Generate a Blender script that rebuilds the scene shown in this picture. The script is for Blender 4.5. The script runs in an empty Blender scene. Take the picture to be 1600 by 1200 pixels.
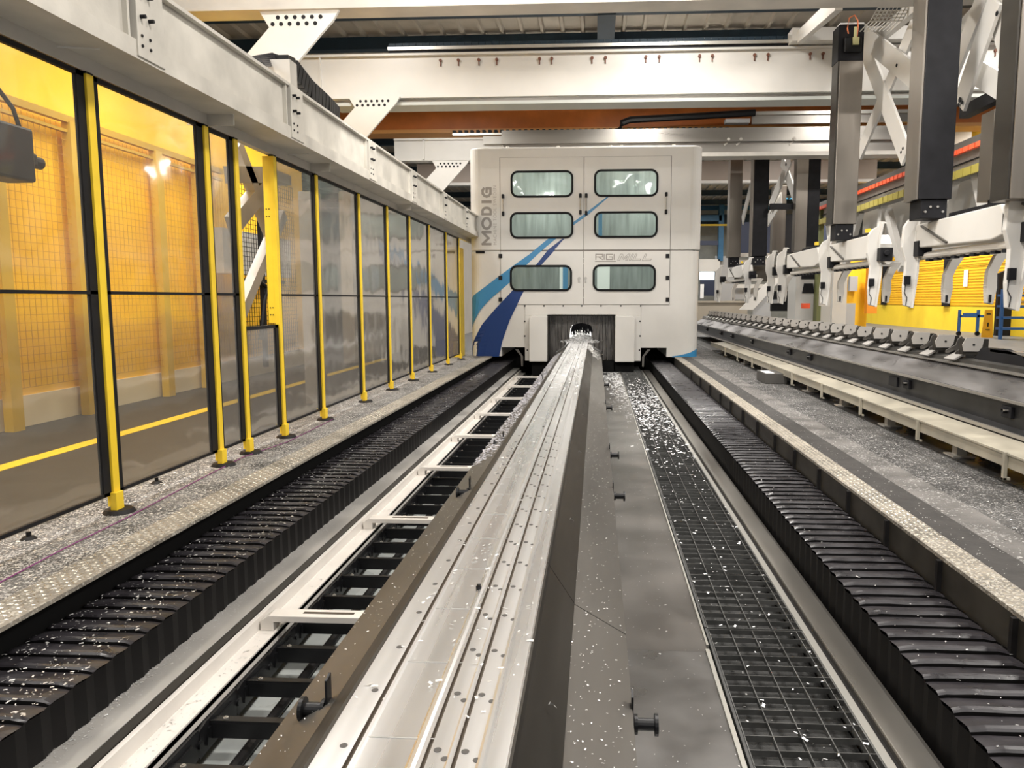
import bpy, math, random
from mathutils import Vector, Matrix
S = bpy.context.scene
COL = S.collection
random.seed(7)
# ------------------------------------------------------------ camera
F = 1180.; CX = 865.; CY = 600.; H = 1.6
PITCH = math.atan(133/F); YAW = math.atan(67/math.hypot(F, 133))
cam_d = bpy.data.cameras.new('camera'); cam = bpy.data.objects.new('camera', cam_d); COL.objects.link(cam)
cam_d.sensor_width = 36; cam_d.lens = F/1600*36; cam_d.shift_x = (800-CX)/1600*1.0
cam_d.clip_start = .05; cam_d.clip_end = 300
cam.location = (0, 0, H); cam.rotation_euler = (math.pi/2-PITCH, 0, YAW)
S.camera = cam
# ------------------------------------------------------------ world, lamps, exposure
S.view_settings.view_transform = 'Standard'; S.view_settings.look = 'None'
S.view_settings.gamma = 1; S.view_settings.use_curve_mapping = False; S.view_settings.exposure = .22
w = bpy.data.worlds.new('world'); S.world = w; w.use_nodes = True
w.node_tree.nodes['Background'].inputs[0].default_value = (.93, .96, 1, 1)
w.node_tree.nodes['Background'].inputs[1].default_value = .22
def lamp(x, y, z, e, sx=1.2, sy=.5, col=(1, .958, .905), tilt=0):
    d = bpy.data.lights.new('high_bay_or_fill_light', 'AREA'); d.shape = 'RECTANGLE'; d.size = sx; d.size_y = sy
    d.energy = e; d.color = col; d.spread = math.radians(170)
    o = bpy.data.objects.new('high_bay_or_fill_light', d); COL.objects.link(o); o.location = (x, y, z); o.rotation_euler = (math.radians(tilt), 0, 0)
for ly in (-3, 4, 9.5, 15.2, 21.5, 30, 40, 52):
    for lx in (-12, -5.2, 1.5, 8.5, 16):
        lamp(lx, ly, 8.3, 430 if ly == 4 else 340 if ly < 9 or ly > 20 else (160 if lx < 0 else 270))
# added fill lamps that brighten the left and right yellow enclosures
for x, y in ((-5.4, 6.5), (-5.6, 10.5), (-6.2, 14.5)): lamp(x, y, 5.2, 60, .9, .3)
for x, y in ((15.5, 33), (15, 39), (14.5, 45)): lamp(x, y, 8.5, 380)
# added fill lamps, out of view, tilted to brighten the milling machine front
lamp(-2.0, 9.6, 5.9, 130, .8, .3, tilt=58)
lamp(2.6, 9.6, 5.9, 130, .8, .3, tilt=58)
# ------------------------------------------------------------ pixel rays -> points on real planes
_fw = Vector((-math.sin(YAW)*math.cos(PITCH), math.cos(YAW)*math.cos(PITCH), -math.sin(PITCH)))
_rt = Vector((math.cos(YAW), math.sin(YAW), 0)); _up = _rt.cross(_fw); _C = Vector((0, 0, H))
def _ray(px, py): return _fw + _rt*((px-CX)/F) + _up*((CY-py)/F)
def PX(px, py, x): d = _ray(px, py); return _C + d*(x/d.x)
def PY(px, py, y): d = _ray(px, py); return _C + d*(y/d.y)
def PZ(px, py, z=0.): d = _ray(px, py); return _C + d*((z-H)/d.z)
# ------------------------------------------------------------ materials
MATS = {}
def mat(name, col, rough=.5, metal=0., var=0., vscale=6., bump=0., bscale=40., stretch=(1, 1, 1), spec=.5, rvar=0., col2=None, emit=None):
    m = bpy.data.materials.new(name); m.use_nodes = True; nt = m.node_tree; b = nt.nodes['Principled BSDF']
    b.inputs['Roughness'].default_value = rough; b.inputs['Metallic'].default_value = metal
    b.inputs['Specular IOR Level'].default_value = spec
    c = (*col, 1); b.inputs['Base Color'].default_value = c
    if emit:
        b.inputs['Emission Color'].default_value = (*emit[:3], 1); b.inputs['Emission Strength'].default_value = emit[3]
    if var or bump or rvar or col2:
        tc = nt.nodes.new('ShaderNodeNewGeometry'); mp = nt.nodes.new('ShaderNodeMapping')
        mp.inputs['Scale'].default_value = stretch; nt.links.new(tc.outputs['Position'], mp.inputs[0])
        n = nt.nodes.new('ShaderNodeTexNoise'); n.inputs['Scale'].default_value = vscale; n.inputs['Detail'].default_value = 6
        nt.links.new(mp.outputs[0], n.inputs['Vector'])
        if var or col2:
            r = nt.nodes.new('ShaderNodeValToRGB'); e = r.color_ramp.elements
            e[0].position = .32; e[1].position = .68
            a = [max(0, x*(1-var)) for x in col]; bb = col2 or [min(1, x*(1+var)) for x in col]
            e[0].color = (*a, 1); e[1].color = (*bb, 1)
            nt.links.new(n.outputs['Fac'], r.inputs[0]); nt.links.new(r.outputs[0], b.inputs['Base Color'])
        if rvar:
            mr = nt.nodes.new('ShaderNodeMapRange'); mr.inputs['From Min'].default_value = .3; mr.inputs['From Max'].default_value = .7
            mr.inputs['To Min'].default_value = max(.03, rough-rvar); mr.inputs['To Max'].default_value = min(1, rough+rvar)
            nt.links.new(n.outputs['Fac'], mr.inputs[0]); nt.links.new(mr.outputs[0], b.inputs['Roughness'])
        if bump:
            n2 = nt.nodes.new('ShaderNodeTexNoise'); n2.inputs['Scale'].default_value = bscale; n2.inputs['Detail'].default_value = 4
            nt.links.new(mp.outputs[0], n2.inputs['Vector'])
            bp = nt.nodes.new('ShaderNodeBump'); bp.inputs['Strength'].default_value = bump; bp.inputs['Distance'].default_value = .02
            nt.links.new(n2.outputs['Fac'], bp.inputs['Height']); nt.links.new(bp.outputs[0], b.inputs['Normal'])
    MATS[name] = m; return m
def chips_mat(name, base, chip, scale, thr, rough=.75, base2=None, chipmetal=0.):
    """surface strewn with fine aluminium chips (voronoi flecks over a noisy base)"""
    m = mat(name, base, rough, 0, .35, 2.2, .5, 60, col2=base2); nt = m.node_tree; b = nt.nodes['Principled BSDF']
    tc = nt.nodes.new('ShaderNodeNewGeometry')
    v = nt.nodes.new('ShaderNodeTexVoronoi'); v.inputs['Scale'].default_value = scale; v.inputs['Randomness'].default_value = 1
    nt.links.new(tc.outputs['Position'], v.inputs['Vector'])
    sp = nt.nodes.new('ShaderNodeSeparateColor'); nt.links.new(v.outputs['Color'], sp.inputs[0])
    n = nt.nodes.new('ShaderNodeTexNoise'); n.inputs['Scale'].default_value = 3.; n.inputs['Detail'].default_value = 5
    nt.links.new(tc.outputs['Position'], n.inputs['Vector'])
    ad = nt.nodes.new('ShaderNodeMath'); ad.operation = 'MULTIPLY_ADD'; ad.inputs[1].default_value = .9; 
    nt.links.new(n.outputs['Fac'], ad.inputs[0]); nt.links.new(sp.outputs[0], ad.inputs[2])
    gt = nt.nodes.new('ShaderNodeMath'); gt.operation = 'GREATER_THAN'; gt.inputs[1].default_value = thr
    nt.links.new(ad.outputs[0], gt.inputs[0])
    mx = nt.nodes.new('ShaderNodeMix'); mx.data_type = 'RGBA'
    src = b.inputs['Base Color'].links[0].from_socket
    nt.links.new(gt.outputs[0], mx.inputs[0]); nt.links.new(src, mx.inputs[6])
    mu = nt.nodes.new('ShaderNodeMix'); mu.data_type = 'RGBA'; mu.inputs[6].default_value = (*[c*.45 for c in chip], 1); mu.inputs[7].default_value = (*chip, 1)
    nt.links.new(sp.outputs[1], mu.inputs[0]); nt.links.new(mu.outputs[2], mx.inputs[7])
    nt.links.new(mx.outputs[2], b.inputs['Base Color'])
    return m
WHITE = mat('white_paint', (.66, .64, .60), .38, 0, .04, 1.2, rvar=.06)
WHITE2 = mat('aged_white_paint', (.54, .51, .46), .5, 0, .12, 1.6, .03, 20, rvar=.1)
BEAMW = mat('grimy_white_paint', (.55, .52, .46), .5, 0, .16, 2.5, .05, 30, rvar=.08)
TROUGH = mat('cream_paint', (.38, .35, .28), .42, 0, .18, 3, rvar=.12)
CHAN = mat('warm_white_enamel', (.72, .68, .63), .35, 0, .05, 3, .02, 50)
STEEL = mat('brushed_steel', (.47, .45, .42), .38, .8, .08, 1.5, .03, 30, stretch=(1, .06, 1), rvar=.08)
STEELX = mat('brushed_steel_sheet', (.36, .34, .31), .36, .9, .08, 1.5, stretch=(.1, 1, 1), rvar=.1)
COLST = mat('stainless_cover', (.24, .215, .185), .38, .75, .06, 2, stretch=(3, 3, .15), rvar=.08)
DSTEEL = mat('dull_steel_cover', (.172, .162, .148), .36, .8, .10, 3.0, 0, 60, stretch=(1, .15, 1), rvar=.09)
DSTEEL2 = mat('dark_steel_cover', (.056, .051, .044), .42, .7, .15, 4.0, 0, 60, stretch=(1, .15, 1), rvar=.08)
PLATE = mat('worn_steel_plate', (.175, .17, .165), .34, .85, .22, 2.2, .02, 35, rvar=.14)
ALU = mat('machined_aluminium', (.80, .80, .80), .30, .92, .05, 2., .02, 60, stretch=(6, .12, 1), rvar=.09)
GROOVE = mat('groove_shadow_metal', (.10, .08, .06), .6, .5)
RUBBER = mat('black_rubber', (.012, .011, .011), .6, 0, .3, 8, .1, 50, spec=.2)
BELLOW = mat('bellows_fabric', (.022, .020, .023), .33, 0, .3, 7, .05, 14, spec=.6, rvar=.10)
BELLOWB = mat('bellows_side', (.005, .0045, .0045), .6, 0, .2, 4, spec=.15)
BLACK = mat('black_paint', (.012, .012, .014), .5, 0, .2, 5, spec=.18)
CHAINB = mat('black_plastic', (.009, .009, .010), .35, 0, .2, 9, spec=.3)
YEL = mat('yellow_paint', (.85, .58, .03), .45, 0, .06, 6)
YELW = mat('yellow_enclosure', (1., .56, .02), .5, 0, .05, 1.5)
YELB = mat('bright_yellow_sheet', (1., .70, .04), .5, 0, .04, 1.5)
ORANGE = mat('orange_crane_paint', (.55, .155, .02), .5, 0, .12, 2)
ORANGE2 = mat('orange_panel', (.75, .27, .02), .5)
BLUED = mat('dark_blue_steel', (.012, .032, .052), .6, 0, .15, 3)
BLUE = mat('blue_steel', (.02, .11, .22), .5, 0, .15, 3)
NAVY = mat('navy_sheet', (.02, .028, .06), .5)
BLUERACK = mat('blue_rack_paint', (.02, .10, .30), .45)
DEC_L = mat('light_blue_decal', (.04, .225, .44), .35)
DEC_D = mat('navy_blue_decal', (.004, .034, .16), .35)
DEC_G = mat('grey_decal', (.30, .275, .25), .5)
GASK = mat('black_gasket', (.006, .006, .006), .5, spec=.15)
GASK.use_nodes = True
PANEIN = mat('cabin_liner', (.27, .285, .275), .3, .5, .25, 2.5, stretch=(3, 1, .3))
ROOFM = mat('roof_liner_sheet', (.40, .36, .30), .6, 0, .08, 2)
CLAD = mat('wall_cladding', (.30, .31, .29), .6, 0, .1, 2)
MESHB = mat('mesh_wire', (.05, .045, .03), .5)
CONC = mat('concrete', (.038, .037, .035), .5, 0, .2, 3, .05, 40)
GREYF = mat('grey_floor_paint', (.14, .14, .135), .5, 0, .15, 2)
CHIPF = chips_mat('chip_strewn_floor', (.05, .048, .045), (.48, .46, .43), 95, 1.12, base2=(.15, .145, .14))
CHIPF2 = chips_mat('chip_strewn_dark_floor', (.020, .019, .018), (.28, .27, .26), 90, 1.22, base2=(.075, .072, .068))
SMOOTHF = chips_mat('dusty_grey_floor', (.10, .094, .088), (.4, .39, .37), 80, 1.36, base2=(.17, .16, .15))
CHEQ = chips_mat('chequer_plate_metal', (.16, .145, .12), (.45, .42, .36), 70, 1.15, base2=(.28, .25, .205))
SWARF = mat('aluminium_swarf', (.70, .69, .67), .35, .5, spec=.6)
SWARFW = mat('white_swarf', (.9, .9, .9), .45, .15)
PIT = mat('pit_floor', (.60, .63, .61), .25, .2, .25, 1.8, rvar=.1)
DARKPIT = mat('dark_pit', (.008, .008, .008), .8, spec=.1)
PURPLE = mat('purple_cable', (.16, .03, .13), .5)
REDM = mat('red_cable_chain', (.75, .10, .035), .45)
OLIVE = mat('olive_chain', (.36, .30, .06), .5)
LGREY = mat('light_grey_sheet', (.42, .42, .42), .5)
PAPER = mat('white_paper', (.85, .85, .85), .6)
CABLEM = mat('orange_cable', (.8, .2, .06), .5)
SIGNY = mat('amber_plastic', (.85, .42, .02), .45)
LIT = mat('bright_daylight_window', (.8, .9, 1), .5, emit=(.85, .95, 1., 3.0))
LITB = mat('blue_daylight_window', (.1, .5, .8), .5, emit=(.12, .62, .95, 1.0))
def glassy(name, tint, haze, gloss_r, hz_col, body=.0):
    m = bpy.data.materials.new(name); m.use_nodes = True; nt = m.node_tree; nt.nodes.clear()
    out = nt.nodes.new('ShaderNodeOutputMaterial'); tr = nt.nodes.new('ShaderNodeBsdfTransparent'); tr.inputs[0].default_value = (*tint, 1)
    df = nt.nodes.new('ShaderNodeBsdfDiffuse'); df.inputs[0].default_value = (*hz_col, 1)
    gl = nt.nodes.new('ShaderNodeBsdfGlossy'); gl.inputs['Roughness'].default_value = gloss_r; gl.inputs[0].default_value = (.95, .95, .95, 1)
    m1 = nt.nodes.new('ShaderNodeMixShader'); m2 = nt.nodes.new('ShaderNodeMixShader')
    lw = nt.nodes.new('ShaderNodeFresnel'); lw.inputs['IOR'].default_value = 1.5
    g = nt.nodes.new('ShaderNodeNewGeometry'); n = nt.nodes.new('ShaderNodeTexNoise'); n.inputs['Scale'].default_value = 1.1
    nt.links.new(g.outputs['Position'], n.inputs['Vector'])
    bp = nt.nodes.new('ShaderNodeBump'); bp.inputs['Strength'].default_value = .35; bp.inputs['Distance'].default_value = .06
    nt.links.new(n.outputs['Fac'], bp.inputs['Height'])
    nt.links.new(bp.outputs[0], gl.inputs['Normal'])
    m1.inputs[0].default_value = haze
    nt.links.new(tr.outputs[0], m1.inputs[1]); nt.links.new(df.outputs[0], m1.inputs[2])
    mth = nt.nodes.new('ShaderNodeMath'); mth.operation = 'MULTIPLY_ADD'; mth.inputs[1].default_value = 1.35; mth.inputs[2].default_value = body; mth.use_clamp = True
    inv = nt.nodes.new('ShaderNodeMath'); inv.operation = 'SUBTRACT'; inv.inputs[0].default_value = 1; nt.links.new(g.outputs['Backfacing'], inv.inputs[1])
    mm_ = nt.nodes.new('ShaderNodeMath'); mm_.operation = 'MULTIPLY'
    nt.links.new(lw.outputs[0], mth.inputs[0]); nt.links.new(mth.outputs[0], mm_.inputs[0]); nt.links.new(inv.outputs[0], mm_.inputs[1]); nt.links.new(mm_.outputs[0], m2.inputs[0])
    hz = nt.nodes.new('ShaderNodeMath'); hz.operation = 'MULTIPLY'; hz.inputs[1].default_value = haze; nt.links.new(inv.outputs[0], hz.inputs[0]); nt.links.new(hz.outputs[0], m1.inputs[0])
    nt.links.new(m1.outputs[0], m2.inputs[1]); nt.links.new(gl.outputs[0], m2.inputs[2]); nt.links.new(m2.outputs[0], out.inputs[0])
    return m
POLY = glassy('clear_polycarbonate', (.93, .92, .88), .085, .07, (.55, .52, .47))
POLYH = glassy('scuffed_polycarbonate', (.70, .69, .67), .30, .10, (.42, .39, .35), .10)
WGLASS = glassy('cabin_glass', (.93, .97, .955), .05, .05, (.5, .56, .54), .02)
# ------------------------------------------------------------ mesh builder
class MB:
    def __init__(s): s.v = []; s.f = []
    def add(s, vs, fs):
        o = len(s.v); s.v += [tuple(v) for v in vs]; s.f += [tuple(i+o for i in f) for f in fs]; return s
    def box(s, x0, y0, z0, x1, y1, z1):
        if x0 > x1: x0, x1 = x1, x0
        if y0 > y1: y0, y1 = y1, y0
        if z0 > z1: z0, z1 = z1, z0
        v = [(x, y, z) for x in (x0, x1) for y in (y0, y1) for z in (z0, z1)]
        return s.add(v, [(0, 1, 3, 2), (4, 6, 7, 5), (0, 4, 5, 1), (2, 3, 7, 6), (0, 2, 6, 4), (1, 5, 7, 3)])
    def prism(s, poly, axis, a, b):
        """poly: 2-D points; axis 'x': (y,z), 'y': (x,z), 'z': (x,y)"""
        def p3(p, t):
            return {'x': (t, p[0], p[1]), 'y': (p[0], t, p[1]), 'z': (p[0], p[1], t)}[axis]
        n = len(poly); vs = [p3(p, a) for p in poly]+[p3(p, b) for p in poly]
        fs = [tuple(range(n))[::-1], tuple(range(n, 2*n))]+[(i, (i+1) % n, (i+1) % n+n, i+n) for i in range(n)]
        return s.add(vs, fs)
    def bar(s, p, q, w, h, up=(0, 0, 1)):
        p = Vector(p); q = Vector(q); d = (q-p).normalized(); u = Vector(up)
        r = d.cross(u)
        if r.length < 1e-4: r = d.cross(Vector((1, 0, 0)))
        r.normalize(); u = r.cross(d); r *= w/2; u *= h/2
        vs = [c+a*r+b*u for c in (p, q) for a, b in ((-1, -1), (1, -1), (1, 1), (-1, 1))]
        return s.add(vs, [(3, 2, 1, 0), (4, 5, 6, 7), (0, 1, 5, 4), (1, 2, 6, 5), (2, 3, 7, 6), (3, 0, 4, 7)])
    def cyl(s, p, q, r, n=14, r2=None):
        p = Vector(p); q = Vector(q); d = (q-p).normalized(); r2 = r if r2 is None else r2
        a = d.cross(Vector((0, 0, 1)) if abs(d.z) < .9 else Vector((1, 0, 0))).normalized(); b = d.cross(a)
        vs = []
        for c, rr in ((p, r), (q, r2)):
            for i in range(n):
                t = 2*math.pi*i/n; vs.append(c+a*math.cos(t)*rr+b*math.sin(t)*rr)
        return s.add(vs, [tuple(range(n)), tuple(range(2*n-1, n-1, -1))]+[(i, i+n, (i+1) % n+n, (i+1) % n) for i in range(n)])
    def tube(s, pts, r, n=8):
        pts = [Vector(p) for p in pts]; rings = []; base = len(s.v)
        for i, p in enumerate(pts):
            d = (pts[min(i+1, len(pts)-1)]-pts[max(i-1, 0)]).normalized()
            a = d.cross(Vector((0, 0, 1)) if abs(d.z) < .9 else Vector((1, 0, 0))).normalized(); b = d.cross(a)
            for k in range(n):
                t = 2*math.pi*k/n; s.v.append(tuple(p+a*math.cos(t)*r+b*math.sin(t)*r))
        for i in range(len(pts)-1):
            for k in range(n):
                s.f.append((base+i*n+k, base+i*n+(k+1) % n, base+(i+1)*n+(k+1) % n, base+(i+1)*n+k))
        s.f.append(tuple(base+k for k in range(n))[::-1]); e = base+(len(pts)-1)*n; s.f.append(tuple(e+k for k in range(n)))
        return s
    def quad(s, a, b, c, d): return s.add([a, b, c, d], [(0, 1, 2, 3)])
def wloc(o):
    l = Vector((0, 0, 0))
    while o: l += o.location; o = o.parent
    return l
def build(mb, name, material, parent=None, smooth=False, bevel=0., mats=None, fm=None):
    me = bpy.data.meshes.new(name); off = wloc(parent) if parent else Vector((0, 0, 0))
    me.from_pydata([(v[0]-off.x, v[1]-off.y, v[2]-off.z) for v in mb.v], [], mb.f)
    for m in (mats or [material]): me.materials.append(m)
    if fm:
        for p, i in zip(me.polygons, fm): p.material_index = i
    if smooth:
        for p in me.polygons: p.use_smooth = True
    me.update()
    o = bpy.data.objects.new(name, me); COL.objects.link(o)
    if parent: o.parent = parent
    if bevel:
        md = o.modifiers.new('bevel', 'BEVEL'); md.width = bevel; md.segments = 2; md.limit_method = 'ANGLE'; md.angle_limit = math.radians(40)
    return o
def tag(o, label=None, cat=None, group=None, kind=None):
    if label: o['label'] = label
    if cat: o['category'] = cat
    if group: o['group'] = group
    if kind: o['kind'] = kind
    return o
def thing(name, label, cat, loc=(0, 0, 0), group=None):
    o = bpy.data.objects.new(name, None); COL.objects.link(o); o.location = loc; o.empty_display_size = .2
    return tag(o, label, cat, group)
def dup(src, loc, label, group=None, only=None):
    r = src.copy(); COL.objects.link(r); r.location = loc; r['label'] = label
    if group: r['group'] = group
    for ch in list(src.children):
        c = ch.copy(); COL.objects.link(c); c.parent = r
        for g in ch.children:
            d = g.copy(); COL.objects.link(d); d.parent = c
    return r
def struct(mb, name, m, **k): return tag(build(mb, name, m, **k), kind='structure')
ORD = ['nearest', 'second nearest', 'third nearest', 'fourth nearest', 'fifth nearest', 'sixth nearest', 'seventh nearest', 'eighth nearest', 'ninth nearest', 'tenth nearest', 'eleventh nearest', 'twelfth nearest', 'thirteenth nearest', 'fourteenth nearest', 'fifteenth nearest', 'sixteenth nearest', 'seventeenth nearest', 'eighteenth nearest', 'nineteenth nearest'] + ['number %d from the near end' % k for k in range(20, 40)]
def sm(p, q, n):
    return [tuple(p[i]+(q[i]-p[i])*t/n for i in range(len(p))) for t in range(n+1)]
Y0, Y1 = .4, 24.5                                   # extent of the long rails
MY = 21.05                                          # front face of the milling machine
CEN = -.42; YB = 24.3
# ============================================================ THE SETTING
struct(MB().box(-30, -2, -.3, -7.2, 70, 0).box(-7.2, -2, -.3, -3.95, 70, 0), 'floor', CONC)
struct(MB().box(-3.95, -2, -.3, -3.16, 70, 0), 'floor.001', CHIPF)
struct(MB().box(2.36, -2, -.3, 2.60, 70, .004), 'floor.002', mat('dark_rubber_strip', (.035, .032, .030), .65, 0, .3, 6, .2, 30))
struct(MB().box(2.60, -2, -.3, 2.90, 70, 0), 'floor.003', SMOOTHF)
struct(MB().box(2.90, -2, -.3, 3.62, 70, 0), 'floor.004', CHIPF2)
struct(MB().box(3.62, -2, -.3, 30, 24, 0), 'floor.005', mat('dark_floor', (.05, .05, .05), .35, 0, .4, 2, rvar=.2))  # darker floor from the trough and conveyor outwards
struct(MB().box(3.62, 24, -.3, 30, 70, 0), 'floor.006', GREYF)
# pit between the walkways
struct(MB().box(-3.16, -2, -.95, -1.00, 40, -.84), 'floor.007', PIT)
struct(MB().box(-1.0, -2, -.95, 2.36, 40, -.9), 'floor.009', DARKPIT)
struct(MB().box(-3.16, -2, -.95, -3.02, 40, -.02).box(2.22, -2, -.95, 2.36, 40, -.02), 'trim_1', DARKPIT)
# yellow line painted on the floor behind the fence
struct(MB().box(-5.75, 2, 0, -5.55, 20, .004), 'trim_2', YEL)
# roof
roof = MB(); zr = 8.9
xx = -24.
while xx < 30:
    roof.prism([(xx, zr), (xx+.42, zr), (xx+.45, zr-.09), (xx+.52, zr-.09), (xx+.55, zr), (xx+.55, zr+.05), (xx, zr+.05)], 'y', -8, 62); xx += .55
struct(roof, 'ceiling', ROOFM)
struct(MB().box(-24, 61, 0, 30, 61.3, 9), 'wall_back', CLAD)
struct(MB().box(-24.3, -8, 0, -24, 61, 9), 'wall_left', CLAD)
struct(MB().box(29.5, 26, 0, 29.8, 61, 9), 'wall_right', CLAD)
for i, y in enumerate((19.2, 21.6, 24.0, 27.5, 31, 34.5, 38, 42, 47, 52, 57)):
    pb = MB().box(-24, y-.1, zr-.42, 30, y+.1, zr-.1).box(-24, y-.14, zr-.44, 30, y+.14, zr-.41)
    tag(build(pb, 'roof_purlin', BLUED), 'dark blue roof purlin under the ribbed ceiling, '+ORD[i]+' of the row', 'roof beam', 'purlins under the ribbed roof')
tag(build(MB().box(.05, 18, 8.05, .33, 60, 8.47).box(-.02, 18, 8.0, .40, 60, 8.05), 'roof_rafter', BLUED), 'dark blue steel rafter running lengthwise under the roof purlins', 'roof beam')
# overhead crane
t = thing('bridge_crane', 'orange overhead crane girder crossing the hall behind the white gantry beams', 'crane', (0, 26.6, 7.2))
build(MB().box(-9.4, 26.4, 7.34, 15, 26.95, 8.30), 'girder', ORANGE, t)
build(MB().box(-9.4, 26.25, 8.26, 15, 27.1, 8.40), 'top_flange', ORANGE, t)
build(MB().box(-9.4, 26.25, 7.22, 15, 27.1, 7.34), 'bottom_flange', mat('orange_flange', (.66, .30, .08), .45), t)
# ============================================================ SWARF helper
def flakes(n, fn, smin, smax, name, label, m=SWARF, cat='metal swarf', curl=.5):
    mb = MB()
    for _ in range(n):
        p = fn()
        if p is None: continue
        s = random.uniform(smin, smax)*random.uniform(.5, 1); a = random.uniform(0, 6.28)
        c, d = math.cos(a)*s, math.sin(a)*s; k = random.uniform(.25, .6); h = s*random.uniform(.1, curl)
        x, y, z = p
        vs = [(x-c-d*k, y-d+c*k, z+.001), (x-c+d*k, y-d-c*k, z+h), (x+d*k*.8, y-c*k*.8, z+h*.4+.002), (x-d*k*.8, y+c*k*.8, z+.002),
              (x+c+d*k, y+d-c*k, z+h*.9), (x+c-d*k, y+d+c*k, z+.001)]
        mb.add(vs, [(0, 1, 2, 3), (3, 2, 4, 5)])
    o = build(mb, name, m); return tag(o, label, cat, kind='stuff')
U = random.uniform
def ny(a, b, p=2.0):                                # more of them near the camera
    return a+(b-a)*(random.random()**p)
# ============================================================ LEFT WALKWAY
def chequer(x0, x1, name, label):
    t = thing(name, label, 'floor plate', ((x0+x1)/2, 10, 0))
    build(MB().box(x0, Y0, -.012, x1, 20.9, .012), 'plate', CHEQ, t)
    m = MB(); y = 1.6; k = 0
    while y < 15:
        nx = int((x1-x0)/.045)
        for i in range(nx):
            x = x0+.03+i*.045
            a = math.radians(40 if (i+k) % 2 else -40); c, s = math.cos(a)*.017, math.sin(a)*.017; w_ = .006
            m.add([(x-c, y-s, .012), (x+s/3, y-c/3, .012), (x+c, y+s, .012), (x-s/3, y+c/3, .012), (x, y, .0175)], [(0, 1, 4), (1, 2, 4), (2, 3, 4), (3, 0, 4)])
        y += .045; k += 1
    build(m, 'tread_pattern', mat(name+'_tread', (.36, .32, .25), .35, .5), t)
    return t
chequer(-3.14, -2.88, 'chequer_plate', 'narrow chequer plate strip strewn with chips beside the left bellows')
t = chequer(2.15, 2.345, 'chequer_plate', 'narrow beige chequer plate strip along the right bellows')
sk = MB().box(2.15, Y0, -.5, 2.165, 20.9, -.012)
build(sk, 'skirt_plate', mat('oily_skirt', (.045, .04, .032), .45, .4, .4, 3), t)
for y in [1.9, 2.85, 3.8, 4.65, 5.5, 6.35, 7.2, 8.1, 9, 10, 11, 12, 13, 14.2, 15.5, 17]:
    build(MB().box(2.12, y, -.36, 2.15, y+.03, -.012), 'skirt_bracket', RUBBER, t)
tag(build(MB().tube([PZ(-200, 1000, .012), PZ(-60, 938, .012)]+[PZ(*p, .012) for p in [(0, 910), (100, 857), (200, 808), (300, 755), (380, 714), (450, 690), (520, 655)]], .0045), 'floor_cable', PURPLE), 'thin purple cable lying on the chip-strewn floor along the yellow fence', 'cable')
flakes(9000, lambda: (U(-3.92, -3.15), ny(2.6, 20.5, 1.6), .003), .004, .013, 'swarf_scatter', 'carpet of fine aluminium chips on the floor along the yellow fence')
flakes(900, lambda: (U(-3.14, -2.88), ny(2.4, 16, 1.6), .018), .004, .010, 'swarf_scatter', 'fine chips lying on the left chequer plate strip')
# ============================================================ BELLOWS
def bellows(x0, x1, name, label, inner, sagside):
    zt = -.2; t = thing(name, label, 'bellows cover', ((x0+x1)/2, 10, -.42)); pitch = .148
    m = MB(); n = int((YB-Y0)/pitch); ph = .07; fmi = []
    for i in range(n):
        y = Y0+i*pitch; a = ph*0
        # one pleat: rising fabric, ridge, sharp fold down
        prof = [(0, -.05), (.004, .006), (.012, .016), (.030, .020), (.07, .012), (pitch-.028, .000), (pitch-.006, -.006), (pitch-.002, -.05)]
        base = len(m.v); cols = [x0, x0+.035, x0+.07, x0+.17, (x0+x1)/2, x1-.17, x1-.07, x1-.035, x1]
        wv = [U(-.0025, .0025) for _ in cols]
        for j, x in enumerate(cols):
            e = (.75, .9, 1, 1, 1, 1, 1, .8, .5)[j]
            for (dy, dz) in prof:
                m.v.append((x, y+dy+wv[j]*.6, zt+dz*e-(1-e)*.022+wv[j]*.8*(dz > 0)))
        k = len(prof)
        for j in range(len(cols)-1):
            for q in range(k-1):
                a0 = base+j*k+q; m.f.append((a0, a0+k, a0+k+1, a0+1)); fmi.append(1 if q in (0, k-2) else 0)
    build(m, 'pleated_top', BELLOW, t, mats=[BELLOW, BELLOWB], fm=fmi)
    for x, sg in ((x0, -1), (x1, 1)):
        s = MB(); y = Y0
        while y < YB:
            if True:
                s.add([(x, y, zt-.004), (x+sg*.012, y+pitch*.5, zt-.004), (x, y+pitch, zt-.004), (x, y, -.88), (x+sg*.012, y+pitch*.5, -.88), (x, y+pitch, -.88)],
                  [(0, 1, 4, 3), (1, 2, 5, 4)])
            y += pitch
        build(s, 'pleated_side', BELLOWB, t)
    build(MB().box(x0+.01, Y0, -.885, x1-.01, YB, zt-.06), 'guide_rail', DARKPIT, t)
    return t
bellows(-3.0, -2.43, 'bellows_cover', 'black pleated bellows cover strewn with silver chips, left of the white channel', 0, 0)
bellows(1.57, 2.13, 'bellows_cover', 'black pleated bellows cover with shiny ridges, between steel kerb and right chequer plate', 0, 0)
flakes(2600, lambda: (U(-2.98, -2.45), ny(2.2, 15, 1.5), -.183), .004, .013, 'swarf_scatter', 'silver chips lying on the left bellows cover')
flakes(220, lambda: (U(1.6, 2.1), ny(2.6, 12, 1.3), -.183), .004, .010, 'swarf_scatter', 'few silver chips on the right bellows cover')
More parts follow.
